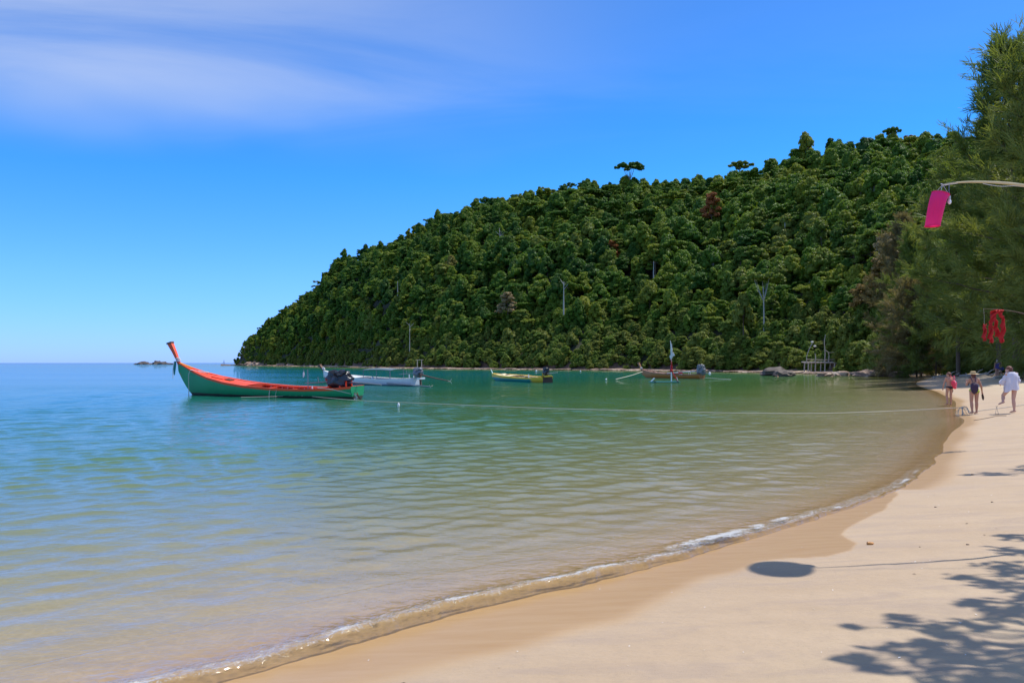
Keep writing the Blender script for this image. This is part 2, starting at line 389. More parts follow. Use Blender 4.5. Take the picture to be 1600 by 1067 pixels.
used = np.zeros(len(WP), bool); used[wf.ravel()] = True; idx = np.cumsum(used)-1
WV = np.stack([wx, wy, wz], 1)[used]; wf = idx[wf]
su = ws[used]; mv = np.where((su > -1.0) & (su < 1.5) & (dd[used] < 62) & (WV[:, 1] > -7))[0]
e_ = 0.02; q_ = WV[mv, :2]; g_ = np.stack([sdist(q_+[e_, 0])-sdist(q_-[e_, 0]), sdist(q_+[0, e_])-sdist(q_-[0, e_])], 1); g_ /= np.linalg.norm(g_, axis=1, keepdims=True)+1e-9
WV[mv, :2] -= g_*(su[mv]+1.0)[:, None]; WV[mv, 2] = swell(WV[mv, 0], WV[mv, 1], np.full(len(mv), -1.0)); ws[np.where(used)[0][mv]] = -1.0
me = mesh_np('sea_water', WV, wf, smooth=True)
attr(me, 'depth', np.maximum(WV[:, 2]-ground_z(WV[:, :2], ws[used]), 0)); attr(me, 'foam', np.zeros(len(WV))); attr(me, 'shore', ws[used])

def water_mat():
    m = bpy.data.materials.new('clear_sea_water'); m.use_nodes = True; nt = m.node_tree
    for n in list(nt.nodes): nt.nodes.remove(n)
    geo = N(nt, 'ShaderNodeNewGeometry'); P_ = geo.outputs['Position']
    ad = N(nt, 'ShaderNodeAttribute', attribute_name='depth').outputs['Fac']; af = N(nt, 'ShaderNodeAttribute', attribute_name='foam').outputs['Fac']
    # how much the water itself scatters: clear at the edge, milky green then blue in the deep
    k = math_n(nt, 'SUBTRACT', 1.0, math_n(nt, 'EXPONENT', math_n(nt, 'MULTIPLY', ad, -1.05)))
    body = ramp(nt, math_n(nt, 'DIVIDE', ad, 8.0), [(0.0, (0.36, 0.30, 0.06)), (0.035, (0.25, 0.27, 0.05)), (0.09, (0.10, 0.225, 0.055)), (0.20, (0.010, 0.155, 0.105)), (0.45, (0.0, 0.145, 0.23)), (1.0, (0.0, 0.125, 0.36))])
    diff = N(nt, 'ShaderNodeBsdfDiffuse'); L(nt, body, diff.inputs[0])
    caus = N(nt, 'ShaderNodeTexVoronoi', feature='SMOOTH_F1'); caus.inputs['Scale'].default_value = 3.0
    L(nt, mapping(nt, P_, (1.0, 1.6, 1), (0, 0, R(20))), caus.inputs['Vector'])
    tint = ramp(nt, math_n(nt, 'DIVIDE', ad, 2.0), [(0, (0.985, 0.99, 0.975)), (0.06, (0.93, 0.99, 0.965)), (0.25, (0.78, 0.97, 0.92)), (0.5, (0.55, 0.88, 0.78)), (1, (0.2, 0.62, 0.5))])
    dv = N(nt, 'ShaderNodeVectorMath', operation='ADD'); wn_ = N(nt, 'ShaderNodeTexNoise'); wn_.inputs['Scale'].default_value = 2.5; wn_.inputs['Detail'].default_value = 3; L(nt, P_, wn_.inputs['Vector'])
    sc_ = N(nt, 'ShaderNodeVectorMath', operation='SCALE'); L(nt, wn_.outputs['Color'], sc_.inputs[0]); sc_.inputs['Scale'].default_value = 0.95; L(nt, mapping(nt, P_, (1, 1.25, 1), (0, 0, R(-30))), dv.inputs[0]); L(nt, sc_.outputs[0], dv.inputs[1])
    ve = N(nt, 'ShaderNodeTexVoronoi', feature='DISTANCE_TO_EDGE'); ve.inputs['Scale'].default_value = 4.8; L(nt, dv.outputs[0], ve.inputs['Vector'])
    lens = maprange(nt, ve.outputs['Distance'], 0.0, 0.13, 1.0, 0.93)  # caustic light lines painted into the water's transparency
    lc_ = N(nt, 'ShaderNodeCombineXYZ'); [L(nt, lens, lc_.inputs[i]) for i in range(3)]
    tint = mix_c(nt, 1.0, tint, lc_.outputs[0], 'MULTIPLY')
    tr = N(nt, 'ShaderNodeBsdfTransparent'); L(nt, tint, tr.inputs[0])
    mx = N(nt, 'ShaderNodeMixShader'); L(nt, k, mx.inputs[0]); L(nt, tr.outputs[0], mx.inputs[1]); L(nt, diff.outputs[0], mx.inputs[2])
    # ripples
    p2 = mapping(nt, P_, (1.0, 1.45, 1), (0, 0, R(-14)))
    h = math_n(nt, 'ADD', noise(nt, p2, 2.2, 3, 0.6, 0.4), math_n(nt, 'MULTIPLY', noise(nt, mapping(nt, P_, (1, 1.7, 1), (0, 0, R(12))), 8.0, 4, 0.65, 0.3), 0.34))
    h = math_n(nt, 'ADD', h, math_n(nt, 'MULTIPLY', noise(nt, P_, 30, 3, 0.6, 0.2), 0.09))
    h = math_n(nt, 'ADD', h, math_n(nt, 'MULTIPLY', noise(nt, mapping(nt, P_, (1, 1.6, 1)), 0.45, 3, 0.6), 0.9))
    gust = maprange(nt, noise(nt, mapping(nt, P_, (0.25, 1.0, 1), (0, 0, R(6))), 0.045, 3, 0.5), 0.35, 0.65, 0.45, 1.0)
    bn = N(nt, 'ShaderNodeBump'); bn.inputs['Distance'].default_value = 0.026; L(nt, h, bn.inputs['Height']); L(nt, gust, bn.inputs['Strength'])
    fr = N(nt, 'ShaderNodeFresnel'); fr.inputs['IOR'].default_value = 1.38; L(nt, bn.outputs[0], fr.inputs['Normal'])
    frc = math_n(nt, 'MINIMUM', fr.outputs[0], 0.66)
    gl = N(nt, 'ShaderNodeBsdfGlossy'); gl.inputs['Roughness'].default_value = 0.022; L(nt, bn.outputs[0], gl.inputs['Normal'])
    m2 = N(nt, 'ShaderNodeMixShader'); L(nt, frc, m2.inputs[0]); L(nt, mx.outputs[0], m2.inputs[1]); L(nt, gl.outputs[0], m2.inputs[2])
    # froth
    fn = noise(nt, P_, 95, 4, 0.75); fn2 = noise(nt, P_, 24, 4, 0.7)
    ff = math_n(nt, 'ADD', math_n(nt, 'MULTIPLY', fn, 0.6), math_n(nt, 'MULTIPLY', fn2, 0.4))
    fa = math_n(nt, 'SUBTRACT', math_n(nt, 'ADD', af, ff), 1.0)
    fa = maprange(nt, fa, -0.04, 0.16)
    fa = math_n(nt, 'MULTIPLY', fa, 0.85)
    fd = N(nt, 'ShaderNodeBsdfPrincipled'); fd.inputs['Base Color'].default_value = (0.78, 0.78, 0.76, 1); fd.inputs['Roughness'].default_value = 0.35
    b2 = N(nt, 'ShaderNodeBump'); b2.inputs['Distance'].default_value = 0.02; b2.inputs['Strength'].default_value = 1; L(nt, fn, b2.inputs['Height']); L(nt, b2.outputs[0], fd.inputs['Normal'])
    m3 = N(nt, 'ShaderNodeMixShader'); L(nt, fa, m3.inputs[0]); L(nt, m2.outputs[0], m3.inputs[1]); L(nt, fd.outputs[0], m3.inputs[2])
    o = N(nt, 'ShaderNodeOutputMaterial'); L(nt, m3.outputs[0], o.inputs[0]); return m
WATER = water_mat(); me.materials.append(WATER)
tag(obj('sea_water', me), kind='structure')

# shore wave: a fine strip that follows the water line
def strip():
    P = WLP; seg = np.hypot(*(P[1:]-P[:-1]).T); cum = np.concatenate([[0], np.cumsum(seg)])
    i0 = np.argmin(np.hypot(P[:, 0]+8, P[:, 1]+1)); i1 = np.argmin(np.hypot(P[:, 0]-31.3, P[:, 1]-61))
    a0, a1 = cum[i0], cum[i1]; st = [a0]
    while st[-1] < a1:
        x = np.interp(st[-1], cum, P[:, 0]); y = np.interp(st[-1], cum, P[:, 1]); st.append(st[-1]+max(0.018, 0.0032*math.hypot(x, y)))
    st = np.array(st); X = np.interp(st, cum, P[:, 0]); Y = np.interp(st, cum, P[:, 1])
    # smooth the centre line a little
    ker = np.hanning(61); ker /= ker.sum(); Xp = np.pad(X, 30, 'edge'); Yp = np.pad(Y, 30, 'edge')
    Xs = np.convolve(Xp, ker, 'valid'); Ys = np.convolve(Yp, ker, 'valid')
    tx = np.gradient(Xs); ty = np.gradient(Ys); n = np.hypot(tx, ty); nx, ny = ty/n, -tx/n        # towards land
    off = np.concatenate([np.linspace(-1.01, -0.35, 26, endpoint=False), np.linspace(-0.35, 0.14, 44)])
    A, O = np.meshgrid(st-a0, off, indexing='ij')
    d0 = np.hypot(X, Y)[:, None]
    wig = 0.09*(vnoise(A*0.9, A*0, 41)-0.5)+0.05*(vnoise(A*2.7, A*0, 42)-0.5)+0.022*(vnoise(A*9, A*0, 43)-0.5)+0.010*(vnoise(A*27, A*0, 44)-0.5)
    far = smooth(30, 12, d0)
    shift = wig*far*smooth(-1.0, -0.2, O)
    XX = X[:, None]+nx[:, None]*(O+shift); YY = Y[:, None]+ny[:, None]*(O+shift)
    # wave height along the shore: strong where it breaks, fading up the beach
    hh = np.interp(X, [-8, -3, 0, 1.4, 2.0, 2.9, 4.0, 6.5, 12], [0.7, 0.9, 1.0, 0.9, 0.85, 0.6, 0.42, 0.25, 0.12])[:, None]
    H = 0.085*hh*(0.75+0.5*vnoise(A*1.7, A*0, 45))
    t = O
    prof = np.where(t < 0.0, np.exp(-((t-0.0)/0.27)**2*1.1), 0)+np.where(t >= 0, np.maximum(0, 1-(t/0.050))**0.6, 0)
    Zw = H*prof
    rip = 0.010*hh*(vnoise(A*10, O*16, 46)-0.5)+0.008*hh*(vnoise(A*30, O*36, 47)-0.5)+0.006*hh*(vnoise(A*52, O*60, 147)-0.5)
    Zw = Zw+rip*smooth(-0.75, -0.25, O)*smooth(0.10, 0.02, O)
    flat = swell(XX.ravel(), YY.ravel(), np.minimum(O, -0.01).ravel()).reshape(O.shape)
    Z = Zw+flat*smooth(-0.3, -0.8, O)-0.004*smooth(-0.995, -1.01, O)
    gzz = np.where(O > 0, O*0.066, 0)
    Z = np.where(O > 0, Z+gzz-0.09*smooth(0.040, 0.070, O)-0.002, Z)
    na, no = O.shape; i, j = np.meshgrid(np.arange(na-1), np.arange(no-1), indexing='ij'); b = (i*no+j).ravel()
    Fq = np.stack([b, b+1, b+no+1, b+no], 1)[:, ::-1]
    V = np.stack([XX.ravel(), YY.ravel(), Z.ravel()], 1)
    me = mesh_np('shore_wave', V, Fq, smooth=True)
    dep = np.maximum(np.where(O < 0, -O*0.066, 0)+Zw*0.8, 0)
    attr(me, 'depth', dep.ravel()*0.7)
    # froth: a narrow crest line, and a broad band where the wave breaks
    crest = 0.52*np.exp(-((O+0.05)/0.09)**2)*(0.55+0.75*vnoise(A*3.1, A*0, 48))
    bx = np.interp(X, [0.6, 1.3, 1.9, 2.9, 3.9, 6], [0.0, 0.65, 1.0, 0.95, 0.5, 0.1])[:, None]
    band = bx*0.68*np.exp(-((O+0.20)/0.22)**2)*(0.75+0.5*vnoise(A*3, O*5, 49))
    edge = 0.33*np.exp(-((O-0.03)/0.03)**2)*far
    back = 0.30*np.exp(-((O+0.30)/0.25)**2)*(0.5+vnoise(A*1.5, O*3, 50))*far
    speck = 0.50*smooth(-0.42, -0.15, O)*smooth(0.06, 0.0, O)*far
    foam = np.maximum.reduce([crest*far, band*(0.8+0.4*vnoise(A*9, O*9, 149)), edge, back, speck])
    attr(me, 'foam', foam.ravel()); attr(me, 'shore', O.ravel())
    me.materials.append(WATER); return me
tag(obj('shore_wave', strip()), kind='structure')

# ------------------------------------------------------------------ the headland
HPX = [345, 372, 385, 400, 430, 465, 490, 520, 540, 570, 600, 630, 650, 700, 760, 800, 850, 900, 950, 985, 1030, 1080, 1120, 1150, 1190, 1240, 1280, 1320, 1360, 1400, 1440, 1480, 1600, 1750, 1950, 2300]
HYS = [567, 562, 525, 517, 492, 465, 445, 410, 396, 386, 378, 366, 352, 330, 308, 300, 295, 284, 282, 280, 277, 273, 273, 268, 262, 245, 232, 218, 212, 210, 212, 212, 205, 200, 230, 300]
SPX = [345, 372, 400, 450, 500, 600, 700, 800, 900, 1000, 1100, 1250, 1350, 1410, 1480, 1600, 1750, 2300]
SDs = [600, 578, 545, 480, 420, 309, 258, 232, 211, 202, 179, 155, 134, 122, 112, 103, 98, 95]
SLOPE = 0.60
def hill_cols(px):
    ys = np.interp(px, HPX, HYS); Ds = np.interp(px, SPX, SDs); k = (HOR-ys)/F
    can = np.interp(px, [345, 372, 400, 460, 560], [0, 3, 7, 9, 10])
    Dr = (Ds*SLOPE+can+2)/(SLOPE-k); H = np.maximum(k*Dr+CAMZ-can, 0.0)
    Dr = np.where(px < 380, Ds+12, Dr); return Ds, Dr, H
def hill_pt(px, t):
    px = np.asarray(px, float); t = np.asarray(t, float); Ds, Dr, H = hill_cols(px)
    wv = 0.07*(vnoise(px/38, t*5, 61)-0.5)+0.03*(vnoise(px/15, t*12, 62)-0.5)
    prof = np.where(t < 1, np.sin(np.clip(t, 0, 1)*math.pi/2)**0.96*0.18+np.clip(t, 0, 1)*0.82, np.cos(np.clip((t-1)/1.2, 0, 1)*math.pi/2))
    z = H*np.clip(prof+wv*np.sin(np.clip(t, 0, 1)*math.pi)*1.2, 0, 2)
    back = 190*np.interp(px, [345, 380, 500, 700], [0.1, 0.3, 0.7, 1])
    D = np.where(t < 1, Ds+(Dr-Ds)*t, Dr+(t-1)*back)
    D = D+2.0*(vnoise(px/9, t*2, 63)-0.5)*(t < .02)
    return (px-800)/F*D, D, z+np.where((t < 0.001) | (px < 373), -0.9, 0.35)
pxs = np.concatenate([np.linspace(345, 1500, 260), np.linspace(1510, 2300, 60)]); ts = np.linspace(0, 2.2, 60)
PXg, Tg = np.meshgrid(pxs, ts, indexing='ij'); hx, hy, hz = hill_pt(PXg, Tg)
i, j = np.meshgrid(np.arange(len(pxs)-1), np.arange(len(ts)-1), indexing='ij'); b = (i*len(ts)+j).ravel(); k = len(ts)
me = mesh_np('hill', np.stack([hx.ravel(), hy.ravel(), hz.ravel()], 1), np.stack([b, b+k, b+k+1, b+1], 1), smooth=True)
m = bpy.data.materials.new('forest_floor'); m.use_nodes = True; nt = m.node_tree; b_ = nt.nodes['Principled BSDF']
geo = N(nt, 'ShaderNodeNewGeometry'); P_ = geo.outputs['Position']; sp = N(nt, 'ShaderNodeSeparateXYZ'); L(nt, P_, sp.inputs[0])
cr_ = mix_c(nt, noise(nt, P_, 0.5, 5, .7), (0.05, 0.03, 0.02), (0.23, 0.14, 0.09)); cf = mix_c(nt, noise(nt, P_, 0.4, 5, .7), (0.010, 0.018, 0.006), (0.035, 0.036, 0.015))
L(nt, mix_c(nt, maprange(nt, sp.outputs[2], 1.2, 2.6), cr_, cf), b_.inputs['Base Color']); b_.inputs['Roughness'].default_value = 0.95
me.materials.append(m); tag(obj('hill', me), kind='structure')

# ------------------------------------------------------------------ trees
ICO = None
def ico(sub):
    bm = bmesh.new(); bmesh.ops.create_icosphere(bm, subdivisions=sub, radius=1); v = np.array([q.co[:] for q in bm.verts]); f = [[q.index for q in p.verts] for p in bm.faces]; bm.free(); return v, np.array(f)
IC2 = ico(2); IC3 = ico(3)
def leaf_quads(C_, Nn, size, r, aspect=1.3):
    "quads centred on C_, facing roughly Nn"
    n = len(C_); Nn = Nn/np.linalg.norm(Nn, axis=1, keepdims=True)
    a = np.cross(Nn, r.normal(size=(n, 3))); a /= np.linalg.norm(a, axis=1, keepdims=True)+1e-9; b = np.cross(Nn, a)
    sz = (size*r.uniform(.6, 1.35, n))[:, None]; a = a*sz*aspect; b = b*sz
    V = np.stack([C_-a*.5, C_-b*.42+a*.05, C_+a*.5, C_+b*.42+a*.05], 1).reshape(-1, 3)
    return V, np.arange(n*4).reshape(-1, 4)
def crown(seed, kind='round', nleaf=3400, leaf=0.50, rad=4.2, hgt=12.0):
    r = np.random.default_rng(seed); lobes = []
    if kind == 'round':
        for k in range(16):
            a = k*2.4+r.uniform(-.5, .5); z = ((k+.5)/16)**.85; q = rad*math.sin(min(1, z*1.15)*math.pi/2)*r.uniform(.5, .78); lobes.append((q*math.cos(a), q*math.sin(a), hgt-.9-z*rad*1.55, rad*r.uniform(.30, .44), .85))
    elif kind == 'tall':
        for k in range(16):
            a = k*2.4+r.uniform(-.6, .6); z = (k+.5)/16; q = r.uniform(.35, .62)*rad*(.35+.65*math.sin(min(1, z*1.5)*math.pi/2)); lobes.append((q*math.cos(a), q*math.sin(a), hgt-.8-z*rad*2.6, rad*r.uniform(.30, .44), .95))
    elif kind == 'umbrella':
        for k in range(12):
            a = k*2.4+r.uniform(-.3, .3); q = rad*math.sqrt((k+.3)/12); lobes.append((q*math.cos(a), q*math.sin(a), hgt-1.0-q*.22-r.uniform(0, 1.0), rad*r.uniform(.20, .31), .5))
    elif kind == 'layered':
        for k in range(20):
            a = k*2.4+r.uniform(-.5, .5); z = (k+.5)/20; q = rad*r.uniform(.35, .9)*(1-.55*z); lobes.append((q*math.cos(a), q*math.sin(a), hgt-6.2+z*5.6, rad*r.uniform(.22, .34), .55))
    elif kind == 'bush':
        for k in range(8):
            a = r.uniform(0, 6.28); q = r.uniform(0, .7)*rad; lobes.append((q*math.cos(a), q*math.sin(a), r.uniform(.35, .75)*hgt, rad*r.uniform(.34, .5), .8))
    Vs = []; Fs = []; n0 = 0; tot = sum(l[3]**2 for l in lobes)
    for (x, y, z, R_, sq) in lobes:
        c0 = np.array([x, y, z]); m = int(nleaf*R_**2/tot); ns = 7
        sd = r.normal(size=(ns, 3)); sd[:, 2] = abs(sd[:, 2])*.9-.15; sd /= np.linalg.norm(sd, axis=1, keepdims=True)
        sc = c0+sd*R_*np.array([.72, .72, .72*sq]); k = r.integers(0, ns, m)
        d = r.normal(size=(m, 3)); d[:, 2] = d[:, 2]*.8+.35; d /= np.linalg.norm(d, axis=1, keepdims=True)
        cc = sc[k]+d*R_*.46*np.array([1, 1, sq*1.05])*r.uniform(.72, 1.16, (m, 1))
        nn = d*1.0+np.array([0, 0, .45])+r.normal(size=(m, 3))*.45
        V, Fq = leaf_quads(cc, nn, leaf, r); Vs.append(V); Fs.append(Fq+n0); n0 += len(V)
    V = np.concatenate(Vs); Fq = np.concatenate(Fs)
    # dense inner foliage, so that the crown is not see-through
    cv = []; cf = []; 
    iv, if_ = IC2
    for (x, y, z, R_, sq) in lobes:
        w_ = iv*(1+.28*np.sin(iv[:, [1]]*7+seed)+.2*np.sin(iv[:, [0]]*9))*R_*.72*np.array([1, 1, sq])+np.array([x, y, z])
        cv.append(w_); cf.append(if_+n0); n0 += len(w_)
    V = np.concatenate([V]+cv); tri = np.concatenate(cf); tri4 = None
    me = bpy.data.meshes.new('crown'); nf = len(Fq); nt_ = len(tri)
    me.vertices.add(len(V)); me.vertices.foreach_set('co', V.astype(np.float32).ravel())
    me.loops.add(nf*4+nt_*3); me.loops.foreach_set('vertex_index', np.concatenate([Fq.ravel(), tri.ravel()]).astype(np.int32))
    me.polygons.add(nf+nt_); me.polygons.foreach_set('loop_start', np.concatenate([np.arange(nf)*4, nf*4+np.arange(nt_)*3]).astype(np.int32))
    me.update(calc_edges=True)
    return me, lobes
def trunk_mesh(lobes, hgt, seed, rad=0.22, matl=BARK, base=0.0, nb=6):
    r = random.Random(seed); t = MB(); top = hgt*.72; bend = r.uniform(-.5, .5)
    pts = [(bend*math.sin(k/5*2)*.6, bend*.4*k/5, base-1.0+(top+1.0)*k/5) for k in range(6)]
    t.tube(pts, [rad*(1.5 if k == 0 else 1.15-.13*k) for k in range(6)], 7)
    for l in lobes[:nb]:
        a = Vector(pts[3])*.6+Vector(pts[5])*.4; c = Vector(l[:3]); mid = (a+c)*.5+Vector((0, 0, -.4)); t.tube([a, mid, c], [rad*.45, rad*.3, rad*.12], 5)
    return t.mesh('trunk', matl)
PROTO = []                      # (crown mesh, trunk mesh, radius, height)
for sdn, kd, rad, hg in ((1, 'round', 4.2, 12), (2, 'round', 3.7, 11), (3, 'round', 4.6, 12.5), (4, 'tall', 3.4, 13), (5, 'tall', 3.0, 12), (6, 'layered', 4.4, 12.5), (7, 'layered', 3.8, 11.5), (8, 'umbrella', 4.6, 13), (9, 'round', 3.2, 10)):
    cm, lb = crown(sdn, kd, 6500, .40, rad, hg); cm.materials.append(LEAF); PROTO.append((cm, trunk_mesh(lb, hg, sdn, 0.22, BARK_GREY if kd in ('umbrella', 'tall') else BARK), rad, hg, lb))
def variant(i, matl):
    cm, tm, rad, hg, lb = PROTO[i]; key = (i, matl.name)
    if key not in VAR: c = cm.copy(); c.name = 'crown'; c.materials.clear(); c.materials.append(matl); VAR[key] = c
    return VAR[key]
VAR = {}
def tree_thing(name, crown_me, trunk_me, loc, rz, sc, label, cat='tree', group=None):
    t = empty(name, loc, rz); t.scale = sc; tag(t, label, cat, group)
    if trunk_me: obj('trunk', trunk_me, t)
    c = obj('crown', crown_me, t); return t, c
def proj(P): P = np.asarray(P); return 800+P[..., 0]/P[..., 1]*F, HOR-(P[..., 2]-CAMZ)/P[..., 1]*F
def place_label(px, py, t):
    for lim, nm in ((470, 'at the headland tip'), (580, 'behind the green boat'), (720, 'behind the white boat'), (880, 'behind the yellow boat'), (985, 'between yellow and brown boats'),
                    (1110, 'behind the brown boat'), (1230, 'left of the driftwood platform'), (1340, 'behind the driftwood platform'), (9999, 'beside the casuarinas')):
        if px < lim: break
    v = 'at the hill foot' if t < .13 else 'low on the hill' if t < .38 else 'halfway up the hill' if t < .66 else 'high on the hill' if t < .93 else 'on the skyline'
    return v+' '+nm
# scatter over the slope
r = np.random.default_rng(77); pts = []
cell = 5.6
for _ in range(60000):
    if len(pts) >= 60000: break
    break
cand_px = r.uniform(368, 1780, 90000); cand_t = r.uniform(0.0, 1.42, 90000)
Ds, Dr, H = hill_cols(cand_px); wgt = np.where(cand_t < 1, (Dr-Ds)*(Ds+(Dr-Ds)*cand_t), 150*Dr); acc = r.uniform(0, 1, 90000) < wgt/wgt.max(); cand_px, cand_t = cand_px[acc], cand_t[acc]
cX, cY, cZ = hill_pt(cand_px, cand_t); grid = {}
sel = []
for q in range(len(cX)):
    x, y = cX[q], cY[q]; rr_ = 2.6+1.7*r.random(); ci, cj = int(x//6), int(y//6); ok = True
    if cand_t[q] < .20: rr_ *= .66
    for a in (-1, 0, 1):
        for b in (-1, 0, 1):
            for (u, v_) in grid.get((ci+a, cj+b), ()):
                if (u-x)**2+(v_-y)**2 < rr_*rr_: ok = False; break
            if not ok: break
        if not ok: break
    if ok: grid.setdefault((ci, cj), []).append((x, y)); sel.append(q)
sel = np.array(sel); TX, TY, TZ, TP, TT = cX[sel], cY[sel], cZ[sel], cand_px[sel], cand_t[sel]
n = len(sel)
TZ = TZ+np.where((TT > .9) & (TT < 1.05) & (r.random(n) < .35), r.uniform(.6, 2.0, n), 0)*np.interp(TP, [380, 480], [.3, 1])-np.where((TT > .12) & (TT < .30), 1.6, 0)
kind = r.choice(9, n, p=[.17, .16, .14, .12, .11, .10, .09, .01, .10]); scl = r.uniform(.52, 1.0, n)*np.where(TT < .12, .52, np.where(TT < .20, .72, 1))*np.interp(TP, [368, 420, 560], [.42, .8, 1]); scl = np.where(TT > 1.15, np.minimum(scl, .8), scl)
scl = np.where((TT > .88) & (TT < 1.1), scl*.86, scl)
vis = (TT < 1.03) & (TP < 1530) & (TP > 360)
size = np.where(vis, scl/TY, 0); order = np.argsort(-size)
IND = set(order[:225].tolist())
members = bpy.data.collections.new('forest_trees')
seen = {}; counts = {}
KN = ['round', 'round', 'domed', 'narrow', 'narrow', 'layered', 'layered', 'flat-topped', 'dense']
for q in sorted(IND):
    k_ = int(kind[q]); low = TT[q] < .12
    matl = LEAF_SHORE if low or (TP[q] > 1100 and TT[q] < .45 and r.random() < .5) else (LEAF_Y if r.random() < .05 else LEAF)
    cm = variant(k_, matl) if matl is not LEAF else PROTO[k_][0]
    colr = {'shore_bush_leaves': 'olive green', 'yellow_green_leaves': 'bright yellow green', 'forest_leaves': 'dark green'}[matl.name]
    pl = place_label(TP[q], 0, TT[q]); lab = f'{colr} {KN[k_]} tree {pl}'
    s_ = float(scl[q]); z_ = r.uniform(.85, 1.15)
    t, c = tree_thing('forest_tree', cm, PROTO[k_][1], (TX[q], TY[q], TZ[q]-.5-(3.2*s_ if low else 0)), r.uniform(0, 6.28), (s_*r.uniform(.85, 1.2), s_*r.uniform(.85, 1.2), s_*z_), ' '.join(lab.split()[:16]), group='trees '+pl)
    seen.setdefault((k_, matl.name), c)
ORD = ['leftmost', 'second from left', 'third from left', 'fourth from left', 'fifth from left', 'sixth from left', 'seventh from left', 'eighth from left', 'ninth from left', 'tenth from left', 'eleventh from left', 'twelfth from left', 'thirteenth from left', 'fourteenth from left', 'fifteenth from left', 'sixteenth from left', 'seventeenth from left', 'eighteenth from left', 'nineteenth from left', 'twentieth from left', 'twenty-first from left', 'twenty-second from left', 'twenty-third from left', 'twenty-fourth from left']
def ordinals(objs, key=lambda o: o.location.x/max(o.location.y, 1)):
    d = {}
    for o in objs: d.setdefault(o['label'], []).append(o)
    for lb, os_ in d.items():
        if len(os_) > 1:
            for i, o in enumerate(sorted(os_, key=key)[:24]): o['label'] = lb+', '+('rightmost' if i == len(os_)-1 else ORD[i])
ordinals([o for o in C.objects if o.name.startswith('forest_tree') and o.get('label')])
for (k_, mn), c in sorted(seen.items()):
    if mn == 'forest_leaves': members.objects.link(c)
for k_ in range(9):
    if (k_, 'shore_bush_leaves') in seen and k_ in (0, 1, 8, 5): members.objects.link(seen[(k_, 'shore_bush_leaves')])
mem = sorted(members.objects, key=lambda o: o.name); src_shore = [i for i, o in enumerate(mem) if o.data.materials[0] is LEAF_SHORE]; src_dark = [i for i in range(len(mem)) if i not in src_shore]
rest = np.array([q for q in range(n) if q not in IND])
NU = 2300; ux = r.uniform(374, 1700, NU); ut = r.uniform(.0, .80, NU)**1.35*.8+.012; aX, aY, aZ = hill_pt(ux, ut); nn_ = len(TX)      # undergrowth between the trunks
TX = np.concatenate([TX, aX]); TY = np.concatenate([TY, aY]); TT = np.concatenate([TT, ut]); us = r.uniform(.34, .58, NU); TZ = np.concatenate([TZ, aZ-6.0*us]); TP = np.concatenate([TP, ux]); scl = np.concatenate([scl, us*np.interp(ux, [372, 430], [.5, 1])])
rest = np.concatenate([rest, np.arange(nn_, nn_+NU)])
me = bpy.data.meshes.new('forest'); me.vertices.add(len(rest)); P3 = np.stack([TX[rest], TY[rest], TZ[rest]-.5-np.where((TT[rest] < .12) & (rest < n), 3.2*scl[rest], 0)], 1)
me.vertices.foreach_set('co', P3.astype(np.float32).ravel())
pick = np.where((TT[rest] < .12) | ((TT[rest] < .5) & (r.random(len(rest)) < .18)), r.choice(src_shore, len(rest)), r.choice(src_dark, len(rest)))
a = me.attributes.new('idx', 'INT', 'POINT'); a.data.foreach_set('value', pick.astype(np.int32))
a = me.attributes.new('scl3', 'FLOAT_VECTOR', 'POINT'); a.data.foreach_set('vector', (scl[rest][:, None]*r.uniform(.78, 1.28, (len(rest), 3))).astype(np.float32).ravel())
for nm_ in ('tx', 'ty'): a = me.attributes.new(nm_, 'FLOAT', 'POINT'); a.data.foreach_set('value', r.normal(0, .13, len(rest)).astype(np.float32))
a = me.attributes.new('rotz', 'FLOAT', 'POINT'); a.data.foreach_set('value', r.uniform(0, 6.28, len(rest)).astype(np.float32))
forest = obj('forest', me); tag(forest, 'dense evergreen jungle covering the rest of the headland', 'forest', kind='stuff')
ng = bpy.data.node_groups.new('forest', 'GeometryNodeTree'); ng.interface.new_socket('Geometry', in_out='INPUT', socket_type='NodeSocketGeometry'); ng.interface.new_socket('Geometry', in_out='OUTPUT', socket_type='NodeSocketGeometry')
gi = ng.nodes.new('NodeGroupInput'); go = ng.nodes.new('NodeGroupOutput'); iop = ng.nodes.new('GeometryNodeInstanceOnPoints'); ci = ng.nodes.new('GeometryNodeCollectionInfo')
ci.inputs['Collection'].default_value = members; ci.inputs['Separate Children'].default_value = True; ci.inputs['Reset Children'].default_value = True
def nattr(nm, ty):
    q = ng.nodes.new('GeometryNodeInputNamedAttribute'); q.data_type = ty; q.inputs[0].default_value = nm; return q.outputs[0]
ng.links.new(gi.outputs[0], iop.inputs['Points']); ng.links.new(ci.outputs[0], iop.inputs['Instance']); iop.inputs['Pick Instance'].default_value = True
ng.links.new(nattr('idx', 'INT'), iop.inputs['Instance Index'])
cx_ = ng.nodes.new('ShaderNodeCombineXYZ'); ng.links.new(nattr('rotz', 'FLOAT'), cx_.inputs[2]); ng.links.new(nattr('tx', 'FLOAT'), cx_.inputs[0]); ng.links.new(nattr('ty', 'FLOAT'), cx_.inputs[1]); ng.links.new(cx_.outputs[0], iop.inputs['Rotation'])
ng.links.new(nattr('scl3', 'FLOAT_VECTOR'), iop.inputs['Scale']); ng.links.new(iop.outputs[0], go.inputs[0])
md = forest.modifiers.new('forest', 'NODES'); md.node_group = ng
print('trees', n, 'individual', len(IND), 'members', len(mem))

